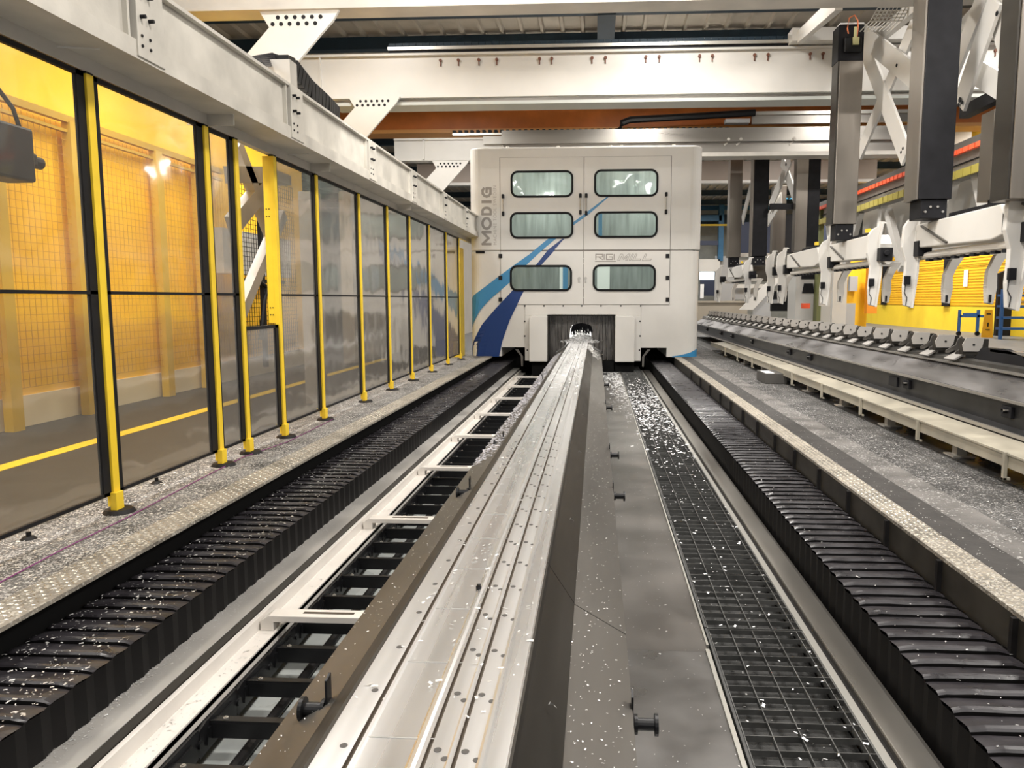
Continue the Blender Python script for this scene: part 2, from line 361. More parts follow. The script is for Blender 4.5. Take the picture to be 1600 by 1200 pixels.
# ============================================================ LEDGES / KERBS
t = thing('steel_ledge', 'long flat bare steel ledge between left bellows and white channel', 'steel ledge', (-2.33, 10, -.42))
build(MB().box(-2.455, Y0, -.475, -2.24, MY+1, -.42), 'ledge_plate', mat('pale_bare_steel', (.56, .54, .51), .42, .6, .1, 2, rvar=.1), t, bevel=.004)
build(MB().box(-2.245, Y0, -.478, -2.235, MY+1, -.424), 'ledge_shadow_rim', DSTEEL2, t)  # dark strip paints in the shadow rim along the plate side
flakes(4500, lambda: (-2.455+abs(random.gauss(0, .06)), ny(2.2, 19, 1.3), -.418), .003, .010, 'swarf_scatter', 'chips gathered along the bare steel ledge left of the white channel')
t = thing('steel_kerb', 'long rounded steel kerb right of the grating, beside the right bellows', 'steel ledge', (1.45, 10, -.42))
build(MB().prism([(1.352, -.9), (1.352, -.428), (1.358, -.42), (1.50, -.42), (1.525, -.428), (1.535, -.45), (1.535, -.9)], 'y', Y0, MY+.6), 'kerb_plate', mat('kerb_steel', (.31, .295, .27), .34, .85, .12, 2, stretch=(1, .2, 1), rvar=.1), t, bevel=.003)
build(MB().box(1.275, Y0, -.5, 1.318, MY+.6, -.425), 'edge_strip', mat('pale_steel', (.42, .41, .38), .4, .7), t, bevel=.002)
build(MB().box(1.318, Y0, -.5, 1.352, MY+.6, -.455), 'groove', RUBBER, t)
# ============================================================ WHITE CHANNEL with cross bars
t = thing('white_channel', 'long white painted steel channel with white cross bars, left of the black cable carrier', 'channel beam', (-2.1, 10, -.56))
build(MB().box(-2.232, Y0, -.60, -2.20, MY+1, -.478).box(-2.232, Y0, -.60, -2.075, MY+1, -.565).box(-2.09, Y0, -.63, -2.075, MY+1, -.555), 'channel', CHAN, t, bevel=.003)
bar0 = None
for i in range(9):
    y = 2.49+i*2.2
    if bar0 is None:
        b = MB().prism([(-2.19, -.565), (-2.19, -.50), (-2.13, -.462), (-1.0, -.462), (-1.0, -.505), (-2.10, -.505), (-2.10, -.565)], 'y', y-.06, y+.06)
        bar0 = build(b, 'cross_bar', CHAN, t, bevel=.004)
        slot = build(MB().box(-1.92, y-.012, -.463, -1.58, y+.018, -.4605), 'slot', GROOVE, bar0)
    else:
        c = bar0.copy(); COL.objects.link(c); c.parent = t; c.location = (0, i*2.2, 0)
        d = slot.copy(); COL.objects.link(d); d.parent = c
flakes(1500, lambda: (U(-2.195, -2.09), ny(2, 20, 1.0), -.563), .003, .010, 'swarf_scatter', 'chips lying in the bottom corner of the white channel')
# ============================================================ CABLE CARRIER (ladder)
t = thing('cable_carrier', 'open black plastic cable carrier lying like a ladder left of the table', 'cable carrier', (-1.5, 10, -.7))
for x, sg in ((-2.05, 1), (-1.02, -1)):
    lk = MB(); y = Y0+.2
    while y < MY+.8:
        lk.prism([(y, -.74), (y+.02, -.62), (y+.10, -.605), (y+.43, -.605), (y+.445, -.64), (y+.42, -.76), (y+.02, -.77)], 'x', x, x+.018)
        lk.prism([(y+.08, -.73), (y+.10, -.645), (y+.36, -.645), (y+.35, -.73)], 'x', x+.018 if sg > 0 else x-.02, x+.028 if sg > 0 else x)
        lk.cyl((x-.012, y+.02, -.69), (x+.03, y+.02, -.69), .022, 10)
        y += .42
    build(lk, 'side_links', CHAINB, t)
rung0 = None; nr = int((MY-Y0)/.42)
for i in range(nr):
    if rung0 is None:
        y = Y0+.36
        r = MB().box(-2.04, y-.034, -.64, -1.0, y+.034, -.63).box(-2.04, y-.036, -.715, -1.0, y-.026, -.63).box(-2.04, y+.024, -.71, -1.0, y+.034, -.63).box(-2.04, y-.034, -.64, -1.0, y-.024, -.618)
        rung0 = build(r, 'rung', CHAINB, t)
        sc = MB()
        for x in (-1.96, -1.30):
            sc.cyl((x, y, -.63), (x, y, -.618), .014, 10).cyl((x, y, -.618), (x, y, -.612), .007, 8)
        scr = build(sc, 'screw', STEEL, rung0)
    else:
        c = rung0.copy(); COL.objects.link(c); c.parent = t; c.location = (0, i*.42, 0)
        d = scr.copy(); COL.objects.link(d); d.parent = c
build(MB().tube([(-1.85, Y0, -.80), (-1.85, 21, -.80)], .03).tube([(-1.05, Y0, -.72), (-1.05, 21, -.72)], .02), 'hose', RUBBER, t)
# ============================================================ MACHINING TABLE
TX0, TX1, TZ = -.722, -.222, .42
t = thing('machining_table', 'long narrow aluminium machining table with grooves and drilled holes, running into the white machine', 'machining table', (-.47, 10, -.42))
SEAMY = 3.275
# grooved top: profile across x
gr = [(-.722, 0), (-.715, 0), (-.637, 0), (-.635, -.010), (-.626, -.010), (-.624, 0), (-.615, 0), (-.608, -.004), (-.48, -.004), (-.472, 0), (-.462, .003), (-.452, 0), (-.440, 0), (-.438, -.010), (-.431, -.010), (-.429, 0), (-.380, 0),
      (-.374, .003), (-.368, 0), (-.362, 0), (-.360, -.010), (-.353, -.010), (-.351, 0), (-.300, 0), (-.292, .004), (-.283, .004), (-.275, 0), (-.222, 0)]
top = MB(); ys = [Y0, 5, 10, 15, 20, 28]
for y in ys:
    for (x, z) in gr: top.v.append((x, y, TZ+z))
n = len(gr)
fm = []
for j in range(len(ys)-1):
    for i in range(n-1):
        a = j*n+i; top.f.append((a, a+1, a+1+n, a+n)); fm.append(1 if gr[i][1] < -.006 or gr[i+1][1] < -.006 else 0)
nb = len(top.f)
top.box(TX0, Y0, TZ-.05, TX1, 28, TZ-.012); fm += [0]*(len(top.f)-nb)
build(top, 'table_top', ALU, t, mats=[ALU, GROOVE], fm=fm)
# cross seams of the inlaid strip
sl = MB(); y = 1.9
while y < 14:
    sl.box(-.612, y, TZ-.0041, -.372, y+.004, TZ-.0022); y += .43
build(sl, 'inlay_joint', mat('scribed_joint', (.45, .44, .42), .5, .8), t)
hole0 = None
def hole(x, y):
    global hole0
    if hole0 is None:
        hole0 = build(MB().cyl((0, 0, TZ-.004), (0, 0, TZ+.0012), .0105, 18), 'drilled_hole', mat('hole_dark', (.07, .065, .06), .6, .3), t); hole0.location = (x-wloc(t).x, y-wloc(t).y, 0)
        for v in hole0.data.vertices: v.co.z += .0
        hole0.data.transform(Matrix.Translation((wloc(t).x, wloc(t).y, 0)))
        hole0.data.transform(Matrix.Translation((0, 0, 0)))
    else:
        c = hole0.copy(); COL.objects.link(c); c.parent = t; c.location = (x-wloc(t).x, y-wloc(t).y, 0)
rows = [PZ(*p, TZ) for p in [(537, 1165), (683.8, 1172), (695, 1186), (727, 1174.6), (745, 1188)]]
for k in range(17):
    for q in rows: hole(q.x, q.y+k*.2865)
for p in [(788, 696), (758, 666), (805, 640), (849, 666), (878, 598), (846, 613)]:
    qq = PZ(*p, TZ)
    if TX0 < qq.x < TX1: hole(qq.x, qq.y)
# side covers (sheet steel, two slopes)
for nm, y0, y1 in (('near', Y0, SEAMY-.004), ('far', SEAMY+.004, 28)):
    m = MB().prism([(TX1, TZ-.001), (TX1+.012, TZ-.001), (TX1+.020, TZ-.02), (-.092, .232), (.142, .094), (.142, .05), (.13, .05), (.13, .088), (-.10, .22), (TX1, .36)], 'y', y0, y1)
    fmm = [0]*len(m.f)
    o = build(m, 'side_cover', DSTEEL, t)
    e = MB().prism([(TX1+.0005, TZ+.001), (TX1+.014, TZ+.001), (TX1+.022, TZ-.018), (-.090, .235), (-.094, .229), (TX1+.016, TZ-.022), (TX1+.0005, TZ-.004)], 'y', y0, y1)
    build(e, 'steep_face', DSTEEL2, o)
build(MB().box(TX1+.0, Y0, TZ-.03, TX1+.006, 28, TZ+.002), 'edge_strip', mat('bright_edge', (.6, .6, .6), .25, .9), t)
m = MB().prism([(TX0, TZ-.001), (TX0-.010, TZ-.001), (TX0-.018, TZ-.02), (-.882, .232), (-1.111, .10), (-1.111, .05), (-1.10, .05), (-1.10, .09), (-.87, .215), (TX0, .36)], 'y', Y0, 28)
o = build(m, 'side_cover', DSTEEL, t)
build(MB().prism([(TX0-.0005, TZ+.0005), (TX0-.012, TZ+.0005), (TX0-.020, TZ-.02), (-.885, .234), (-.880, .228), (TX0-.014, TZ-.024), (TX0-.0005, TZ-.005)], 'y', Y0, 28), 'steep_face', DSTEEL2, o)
build(MB().box(-.70, Y0, -.9, -.24, 28, .34).box(-.98, Y0, -.9, .07, 28, .03), 'table_bed', DARKPIT, t)
# spool shaped hose knobs on brackets along both lips
def knob(x, y, z, sg, par):
    k = MB().cyl((x, y, z), (x+sg*.012, y, z), .036, 18).cyl((x+sg*.012, y, z), (x+sg*.075, y, z), .023, 16).cyl((x+sg*.075, y, z), (x+sg*.088, y, z), .040, 18)
    o = build(k, 'spool_knob', CHAINB, par)
    b = MB().prism([(y-.012, z+.11), (y+.03, z+.12), (y+.03, z-.03), (y+.005, z-.16), (y-.012, z-.16)], 'x', x-sg*.004, x-sg*.012)
    build(b, 'knob_bracket', CHAINB, o); return o
for (px, py) in [(1022, 1132), (968, 775), (962, 711), (950, 637), (945, 601), (943, 584)]:
    p = PZ(px-16, py, .03); knob(.150, p.y, .03, 1, t)
for (px, py) in [(500, 1108), (728, 770), (782, 695), (845, 604), (852, 598)]:
    p = PX(px, py, -.95); knob(-.93, p.y, max(.16, p.z+.0), -1, t)
build(MB().box(.08, Y0, -.45, .136, MY+2, .05), 'lip_rubber', RUBBER, t)
tag(build(MB().cyl((0, 0, 0), (0, 0, .012), .0115, 16).cyl((0, 0, .012), (0, 0, .02), .008, 16), 'loose_bolt', CHAINB), 'small black bolt lying loose on the aluminium table', 'bolt').location = (PZ(748, 920, TZ).x, PZ(748, 920, TZ).y, TZ-.001)
# larger curls of swarf on the dark steep cover
def curl_chip(px, py, z, s, label):
    p = PZ(px, py, z); m = MB(); pr = []
    for i in range(9):
        a = i*.5; r = s*(1-.05*i); pr.append((math.cos(a)*r, math.sin(a)*r*.7, .001+s*.12*i))
    for i in range(8):
        a, b = pr[i], pr[i+1]; w_ = s*.55
        m.add([(a[0], a[1], a[2]), (b[0], b[1], b[2]), (b[0]*.5, b[1]*.5, b[2]+w_), (a[0]*.5, a[1]*.5, a[2]+w_)], [(0, 1, 2, 3)])
    o = build(m, 'swarf_curl', SWARF); o.location = p; tag(o, label, 'metal chip', 'large curled chips on the dark table cover')
curl_chip(862, 1107, .33, .016, 'large curled silver chip on the dark steep cover, nearest to the front')
curl_chip(893, 815, .31, .016, 'curled silver chip on the dark steep cover above the seam')
curl_chip(906, 708, .31, .016, 'curled silver chip on the dark steep cover, third from the front')
curl_chip(911, 650, .31, .018, 'curled silver chip on the dark steep cover, fourth from the front')
flakes(3800, lambda: (U(TX0, TX1), U(2, 6) if random.random() < .08 else U(5, 20), TZ+.002), .004, .013, 'swarf_scatter', 'chips scattered over the aluminium table top')
def tt(): 
    y = 9+11.5*random.random()**.55; return (U(TX0, TX1), y, TZ+.002)
flakes(4500, tt, .006, .018, 'swarf_scatter', 'dense chips on the far end of the table near the machine', SWARFW)
flakes(900, lambda: (lambda u: (-.09+.23*u, ny(1.9, 19, 1.4), .238-.138*u))(random.random()), .002, .007, 'swarf_scatter', 'fine chips on the right sloping cover of the table')
def lt():
    u = random.random(); y = 6.5+13*random.random(); return (-.9-.21*u, y, .235-.13*u)
flakes(3800, lt, .008, .02, 'swarf_scatter', 'grey swarf piled on the left sloping cover of the table', mat('dull_swarf', (.42, .41, .44), .5, .3))
flakes(250, lambda: (lambda u: (-.89-.22*u, ny(1.9, 8, 1.0), .236-.13*u))(random.random()), .002, .006, 'swarf_scatter', 'few fine chips on the near left cover of the table')
# ============================================================ RIGHT FLOOR PLATES + GRATING
t = thing('steel_floor_plate', 'scratched bare steel floor plate between the table and the grating', 'floor plate', (.4, 10, -.42))
bounds = [Y0, 5.35, 12.2, 20.9]
build(MB().box(.08, Y0, -.45, .655, 4.2, -.422), 'near_sheet', PLATE, t)
build(MB().box(.08, 4.205, -.45, .655, 21.6, -.424), 'far_sheet', mat('far_steel_plate', (.155, .145, .135), .4, .8, .2, 2.0, .02, 30, rvar=.1), t)
build(MB().box(.64, Y0, -.46, .662, 4.2, -.405).box(.655, 4.26, -.46, .668, 21, -.41), 'edge_angle', mat('pale_edge', (.45, .44, .40), .4, .7), t)
# grating panels
def grating():
    t = thing('floor_grating', '', 'grating', (.97, 0, -.42)); L = 2.285
    m = MB(); x0, x1 = .672, 1.272; zt, zb = -.42, -.45
    x0 = .69
    for i in range(5):
        x = .70+.0+i*.1325; m.box(x-.0025, 0, zb, x+.0025, L, zt-.001)
    m.box(1.262, 0, zb, 1.270, L, zt)
    n = int(L/.109)
    for i in range(n+1):
        y = i*L/n; y = min(max(y, .004), L-.004); m.box(.69, y-.002, zb, 1.27, y+.002, zt)
    build(m, 'grid_bars', mat('galvanised_bars', (.13, .13, .125), .5, .7, .3, 8), t)
    build(MB().box(.678, 0, zb-.01, .692, L, zt+.006), 'side_bar', mat('grate_edge', (.09, .09, .09), .5, .6), t)
    return t
g0 = grating()
GY = [4.515+2.3*k for k in range(-2, 8)]
for i, y in enumerate(GY):
    lab = 'black steel floor grating panel right of the steel floor plate, '+ORD[i]+' of the row'
    if i == 0: g0.location = (.97, y, -.42); g0['label'] = lab; g0['group'] = 'grating panels beside the table'; 
    else: dup(g0, (.97, y, -.42), lab)
# children were built with the thing at y=0
struct(MB().box(.66, Y0, -.66, 1.3, 21, -.6), 'floor.008', mat('grating_pit', (.018, .018, .017), .7, 0, .4, 30, .3, 60))
flakes(450, lambda: (U(.69, 1.27), ny(2.6, 18, .9), -.418), .006, .018, 'swarf_scatter', 'white chips lying on the floor grating', SWARFW)
def cl():
    y = random.gauss(14.2, 2.2); 
    if y > 20.5 or y < 8.5: y = U(12, 20)
    return (U(.69, 1.27), y, -.414)
flakes(1500, cl, .014, .032, 'swarf_scatter', 'heap of white chips on the grating close to the machine', SWARFW)
def cl2():
    u = random.random(); y = 20.9-abs(random.gauss(0, 3.2))*(.35+u)
    return (.15+.5*u, y, -.42) if y > 10 else None
flakes(2600, cl2, .01, .026, 'swarf_scatter', 'white chips gathered on the steel floor plate at the machine', SWARFW)
flakes(500, lambda: (U(.15, .65), ny(2.2, 16, 1.3), -.42), .002, .007, 'swarf_scatter', 'fine chips on the near steel floor plate')
flakes(350, lambda: (U(.69, 1.27), ny(2.4, 16, 1.0), -.598), .005, .014, 'swarf_scatter', 'chips fallen through beneath the grating')
flakes(2600, lambda: (2.9+.62*random.random(), ny(4.0, 20.5, 1.4), .003), .004, .013, 'swarf_scatter', 'carpet of chips on the dark floor beside the cream trough')
flakes(900, lambda: (U(2.36, 2.9), ny(3.6, 18, 1.4), .006), .003, .008, 'swarf_scatter', 'scattered chips on the grey floor strip right of the chequer plate')
flakes(500, lambda: (U(2.16, 2.34), ny(3.2, 18, 1.4), .016), .003, .008, 'swarf_scatter', 'fine chips on the right chequer plate strip')
# ============================================================ YELLOW FENCE
FX = -3.6; FT = 3.19
def post(y):
    t = thing('fence_post', '', 'fence post', (FX-.06, y, 0))
    build(MB().box(FX-.05, y-.038, .05, FX+.004, y+.038, FT-.01), 'post', YEL, t, bevel=.003)
    build(MB().box(FX-.02, y-.055, .02, FX+.03, y+.035, .16), 'foot_bracket', YEL, t, bevel=.003)
    build(MB().cyl((FX+.01, y, 0), (FX+.01, y, .028), .115, 24, .095), 'rubber_foot', RUBBER, t)
    build(MB().box(FX-.052, y-.040, FT-.012, FX+.002, y+.037, FT+.004), 'end_cap', BLACK, t)
    return t
PY_ = [3.7, 5.37, 6.98, 7.56, 8.47, 9.75, 11.5, 13.06, 14.62, 16.34, 18.2, 19.9]
plab = ['yellow fence post beyond the left edge of view', 'yellow fence post nearest to the camera, on a black rubber foot', 'yellow fence post left of the narrow panel', 'yellow fence post at the left side of the open bay',
        'wide yellow fence post at the right side of the open bay'] + ['yellow fence post, %s beyond the open bay' % s for s in ('first', 'second', 'third', 'fourth', 'fifth', 'sixth', 'seventh')]
p0 = None
for y, l in list(zip(PY_, plab))[1:]:
    if p0 is None: p0 = post(y); p0['label'] = l; p0['group'] = 'yellow fence posts'
    else:
        c = dup(p0, (FX-.06, y, 0), l)
        if y == 8.47:
            rc = build(MB().box(FX-.125, y-.036, 1.33, FX-.05, y+.03, FT-.012), 'rear_channel', YEL, c)
            for z in (1.42, 1.50, 2.52, 2.60):
                for x in (FX-.10, FX-.07):
                    build(MB().cyl((x, y-.036, z), (x, y-.040, z), .007, 8), 'bolt_hole', BLACK, rc)
def panel(ya, yb, label, m, z1=FT, mid=1.645, fr=.085):
    t = thing('safety_screen', label, 'fence panel', (FX-.03, (ya+yb)/2, .14), 'clear panels of the yellow fence')
    a, b = ya+.035, yb-.035
    f = MB().box(FX-.045, a, .14, FX-.015, a+fr*.65, z1).box(FX-.045, b-fr, .14, FX-.015, b, z1).box(FX-.045, a, z1-.035, FX-.015, b, z1).box(FX-.045, a, .14, FX-.015, b, .165)
    if mid: f.box(FX-.045, a, mid-.012, FX-.015, b, mid+.012)
    build(f, 'frame', BLACK, t)
    if mid:
        build(MB().box(FX-.034, a+fr*.65, .165, FX-.029, b-fr, mid-.012), 'pane', m, t)
        build(MB().box(FX-.034, a+fr*.65, mid+.012, FX-.029, b-fr, z1-.035), 'pane', m, t)
    else:
        build(MB().box(FX-.034, a+fr*.65, .165, FX-.029, b-fr, z1-.035), 'pane', m, t)
    return t
panel(3.7, 5.37, 'clear fence panel at the left edge with yellow enclosure showing through', POLY)
panel(5.37, 6.98, 'wide clear fence panel between the two nearest yellow posts', POLY, fr=.11)
panel(6.98, 7.56, 'narrow clear fence panel left of the open bay', POLYH)
panel(7.56, 8.47, 'half-height fence panel closing the lower part of the open bay', POLYH, z1=1.31, mid=None)
for k, (a, b) in enumerate(zip(PY_[4:-1], PY_[5:])):
    panel(a, b, 'scuffed reflective fence panel, %s beyond the open bay' % ('first', 'second', 'third', 'fourth', 'fifth', 'sixth', 'seventh')[k], POLYH)
for i, (px, py) in enumerate([(45, 842), (245, 755)]):
    p = PZ(px, py); o = build(MB().cyl((0, 0, 0), (0, 0, .02), .05, 18, .03).cyl((0, 0, .02), (0, 0, .05), .015), 'floor_clamp', RUBBER); o.location = (p.x, p.y, 0)
    tag(o, 'small black rubber clamp on the chips under the %s fence panel' % ('leftmost', 'second')[i], 'clamp', 'rubber clamps under the fence')
# ============================================================ LEFT RUNWAY BEAM
t = thing('runway_beam', 'long grimy white runway beam with bolted splice plates above the yellow fence', 'steel beam', (-3.55, 10, 3.3))
BX, BZ, BT = -3.27, 3.30, 3.88
build(MB().box(BX-.55, 1.0, BZ, BX, 24.5, BZ+.13).box(BX-.50, 1.0, BZ+.13, BX-.05, 24.5, BT-.03).box(BX-.55, 1.0, BT-.03, BX-.0, 24.5, BT), 'beam', BEAMW, t)
SPL = [3.1, 5.42, 8.15, 10.95, 13.5, 16.3, 19.0]
for y in SPL:
    sp = build(MB().box(BX-.05, y, BZ+.02, BX+.012, y+.34, BT-.005), 'splice_plate', BEAMW, t, bevel=.003)
    build(MB().box(BX-.05, y-.07, BZ+.13, BX-.012, y-.045, BT-.03), 'stiffener', BEAMW, t)
    build(MB().box(BX-.05, y-.045, BZ+.12, BX-.047, y, BT-.04), 'slot_shade', DARKPIT, t)  # black strip paints the stiffener's shadow into the slot
    bl = None
    for dz in (.10, .17, .30, .46):
        for dy in (.05, .15):
            r = .011 if dz < .2 else .014
            if bl is None or dz == .30 and dy == .05:
                bl = build(MB().cyl((BX+.012, y+dy, BZ+dz), (BX+(.02 if dz < .2 else .05), y+dy, BZ+dz), r, 10), 'bolt', BLACK, sp); b0 = (dy, dz)
            else:
                c = bl.copy(); COL.objects.link(c); c.parent = sp; c.location = (0, dy-b0[0], dz-b0[1])
for (a, b) in ((7.05, 7.3), (9.6, 9.7), (13.8, 13.9)):
    build(MB().box(BX-.5, a, BZ-.10, BX-.1, a+.02, BZ), 'hanger_plate', BEAMW, t)
build(MB().cyl((BX-.1, 5.15, BZ-.02), (BX-.50, 5.05, BZ-.02), .006).cyl((BX-.1, 8.9, BZ-.02), (BX-.50, 8.9, BZ-.02), .006), 'tie_rod', WHITE, t)
# gap between fence top and beam
build(MB().box(FX-.10, 1.0, FT+.01, FX-.02, 24.5, BZ), 'sealing_strip', WHITE2, t)
# black cable carrier and cable bundle on top of the runway
t = thing('cable_carrier', 'black cable carrier with a bundle of cables on top of the left runway beam', 'cable carrier', (-3.5, 9, 3.88))
m = MB(); pts = [PX(440, 86, -3.6), PX(452, 92, -3.6), PX(478, 125, -3.55), PX(505, 150, -3.5), PX(522, 168, -3.5)]
for i in range(len(pts)-1):
    for k in range(5):
        a = pts[i].lerp(pts[i+1], k/5); b = pts[i].lerp(pts[i+1], (k+.86)/5)
        m.bar(a-Vector((0, 0, .11)), b-Vector((0, 0, .11)), .16, .22)
build(m, 'carrier_links', CHAINB, t)
cb = MB()
for k in range(7):
    a = PX(402+k*2, 88+k*2.5, -3.75+.03*k); b = PX(425, 84+k*3, -3.7); c = PX(447, 92+k*4, -3.6)
    cb.tube([a-Vector((0, .5, .2)), a, b, c], .014, 6)
build(cb, 'cable_bundle', mat('black_cable', (.03, .03, .035), .35), t)
build(MB().box(-3.7, pts[0].y-.15, 3.90, -3.45, pts[0].y+.05, 4.27), 'end_bracket', WHITE2, t)
# ============================================================ GANTRY BRIDGES
def gusset(par, xg, y, zb, s=1., sg=-1):
    """perforated knee gusset: plate under the bridge and an arm going down and outwards"""
    x0 = xg
    pl = [(x0-.15*s, zb), (x0+1.15*s, zb), (x0+1.05*s, zb-.16*s), (x0+.85*s, zb-.36*s), (x0-.45*s, zb-1.75*s), (x0-1.45*s, zb-1.75*s), (x0+.0*s, zb-.25*s)]
    if sg > 0: pl = [(2*xg-a, b) for a, b in pl]
    o = build(MB().prism(pl, 'y', y-.03, y+.03), 'gusset_plate', WHITE, par)
    h0 = None
    for r in range(2):
        for i in range(6):
            x = x0+(.15+i*.14-r*.09)*s; z = zb-(.10+.10*r)*s
            if sg > 0: x = 2*xg-x
            if h0 is None:
                h0 = build(MB().cyl((x, y-.033, z), (x, y-.029, z), .034*s, 12), 'bolt_hole', BLACK, o); hx, hz = x, z
            else:
                c = h0.copy(); COL.objects.link(c); c.parent = o; c.location = (x-hx, 0, z-hz)
ZB = 6.2
def ibeam(x0, x1, y, zb, h, d=.45):
    return MB().box(x0, y, zb, x1, y+d, zb+.05).box(x0, y+.05, zb+.05, x1, y+d-.05, zb+h-.05).box(x0, y-.03, zb+h-.05, x1, y+d+.03, zb+h)
# B1, nearest: only its lower part is in view
t = thing('gantry_bridge', 'nearest white gantry cross beam along the top of the view', 'gantry beam', (2, 12.4, ZB), 'white gantry cross beams')
build(ibeam(-6.9, 11, 12.4, ZB, .98), 'cross_beam', WHITE2, t)
gusset(t, -5.3, 12.5, ZB+.0, 1.0)
p = [(4.3, 6.9)]
# arms of the horizontal bracing
for (a, b) in (((1250, 58), (1312, 2)), ((1382, 52), (1440, 0)), ((1500, 46), (1556, -14))):
    A = PY(*a, 17.6); B = PY(*b, 13.0)
    build(MB().bar(A, B, .26, .12, (1, 0, 0)), 'bracing_arm', WHITE, t)
build(MB().box(PY(1236, 60, 17.6).x, 17.5, PY(1236, 66, 17.6).z, 11, 17.9, PY(1236, 46, 17.6).z), 'bracing_beam', WHITE, t)
# wire basket hanging from the nearest bridge
wb = MB(); bx0, bx1 = PY(1360, 20, 14).x, PY(1410, 20, 14).x; z0_, z1_ = PY(1380, 33, 14).z, PY(1380, -10, 14).z
for k in range(9):
    u = k/8; wb.bar((bx0+(bx1-bx0)*u, 14, z0_), (bx0+(bx1-bx0)*u+.25, 14, z1_), .014, .014)
    wb.bar((bx0+.25*u, 14, z0_+(z1_-z0_)*u), (bx1+.25*u, 14, z0_+(z1_-z0_)*u), .014, .014)
    wb.bar((bx0+(bx1-bx0)*u, 14, z0_), (bx0+(bx1-bx0)*u, 14.5, z0_), .014, .014)
tag(build(wb, 'wire_cable_tray', WHITE), 'small white wire cable tray hanging at the top, left of the black loader column', 'cable tray')
# B2
y2 = 17.8
t = thing('gantry_bridge', 'white gantry cross beam with bolt dots, second nearest, spanning the hall', 'gantry beam', (2, y2, ZB), 'white gantry cross beams')
xl = PY(468, 100, y2).x
build(ibeam(xl, 11, y2, ZB, .98, .6), 'cross_beam', WHITE, t)
build(MB().box(PY(500, 120, y2).x-.01, y2-.01, ZB+.05, PY(500, 120, y2).x+.02, y2+.05, ZB+.93), 'stiffener', WHITE, t)
build(MB().box(xl+.7, y2+.15, ZB-.12, 11, y2+.45, ZB), 'lower_rail', STEELX, t)
build(MB().box(PY(520, 163, y2).x, y2-.02, ZB-.17, 11, y2+.6, ZB-.10), 'bottom_strip', mat('blue_grey_strip', (.50, .52, .49), .45), t)
gusset(t, PY(590, 160, y2).x-.5, y2-.1, ZB-.0, .92)
b0 = None
for px in (688, 716, 748, 776, 843, 862, 925, 946, 1009, 1030, 1093, 1113, 1179, 1200, 1266, 1286, 1375, 1555):
    q = PY(px, 103, y2)
    if b0 is None:
        b0 = build(MB().cyl((q.x, y2+.05, ZB+.82), (q.x, y2-.0, ZB+.82), .035, 8).box(q.x-.012, y2+.02, ZB+.70, q.x+.012, y2+.05, ZB+.80), 'bolt', mat('rusty_bolt', (.16, .06, .035), .6), t); bx0 = q.x
    else:
        c = b0.copy(); COL.objects.link(c); c.parent = t; c.location = (q.x-bx0, 0, 0)
xs = PY(606, 90, y2).x
build(MB().box(xs, y2+.05, ZB+.985, 11, y2+.4, ZB+1.06), 'tray_support', BLACK, t)
build(MB().box(xs, y2+.0, ZB+1.06, 11, y2+.4, ZB+1.13), 'chain_tray', mat('bright_strip', (.62, .60, .55), .35, .6), t)
m = MB(); x = xs
while x < 9.5:
    m.box(x, y2+.1, ZB+1.13, x+.15, y2+.35, ZB+1.24); x += .16
build(m, 'cable_carrier', BLUED, t)
# B3
y3 = 25.6
t = thing('gantry_bridge', 'brushed steel fronted gantry cross beam just above the white machine', 'gantry beam', (2, y3, ZB), 'white gantry cross beams')
z3 = lambda py: PY(900, py, y3).z
xl = PY(615, 213, y3).x
build(MB().box(xl, y3+.06, z3(248), PY(787, 230, y3).x, y3+.5, z3(213)).box(xl, y3, z3(216), PY(787, 230, y3).x, y3+.5, z3(213)), 'end_beam', WHITE, t)
build(MB().box(PY(660, 230, y3).x, y3, z3(246), PY(663, 230, y3).x, y3+.06, z3(214)), 'stiffener', WHITE, t)
build(MB().box(PY(755, 210, y3).x, y3-.06, z3(224), PY(790, 210, y3).x, y3, z3(212)), 'cover_box', WHITE, t)
build(MB().box(PY(785, 210, y3).x, y3-.25, z3(226), 11, y3+.4, z3(205)), 'steel_fascia', STEELX, t)
build(MB().box(PY(785, 210, y3).x, y3-.1, z3(244), 11, y3+.4, z3(226)), 'lower_fascia', STEELX, t)
build(MB().box(PY(785, 210, y3).x, y3-.3, z3(249), 11, y3+.4, z3(243)), 'bottom_flange', WHITE2, t)
build(MB().box(PY(706, 208, y3).x, y3+.1, z3(208), PY(790, 208, y3).x, y3+.2, z3(205)), 'chain_tray', mat('bright_strip2', (.7, .68, .62), .3, .6), t)
m = MB(); x = PY(706, 205, y3).x
while x < PY(1140, 200, y3).x:
    m.box(x, y3+.1, z3(204), x+.10, y3+.3, z3(200)); x += .2
build(m, 'cable_carrier', BLACK, t)
cc = MB().tube([PY(968, 203, y3-.1), PY(972, 192, y3-.1), PY(985, 187, y3-.1), PY(1080, 182, y3-.1), PY(1180, 176, y3-.1)], .11, 8)
build(cc, 'carrier_loop', CHAINB, t)
build(MB().box(PY(1132, 195, y3).x, y3-.2, z3(197), PY(1170, 195, y3).x, y3+.1, z3(191)), 'carrier_clamp', LGREY, t)
build(MB().box(PY(1175, 180, y3).x, y3-.1, z3(184), 10, y3+.1, z3(179)), 'upper_tray', mat('bright_strip3', (.7, .68, .62), .3, .6), t)
build(MB().box(PY(1175, 180, y3).x, y3, z3(197), 10, y3+.1, z3(184)), 'tray_back', STEELX, t)
b0 = None
for px in (1137, 1156, 1239):
    q = PY(px, 224, y3-.1)
    o = build(MB().cyl((q.x, y3-.16, z3(223)), (q.x, y3-.28, z3(223)), .05, 10).bar((q.x, y3-.12, z3(226)), (q.x-.12, y3-.12, z3(231)), .04, .05), 'lifting_eye', WHITE2, t)
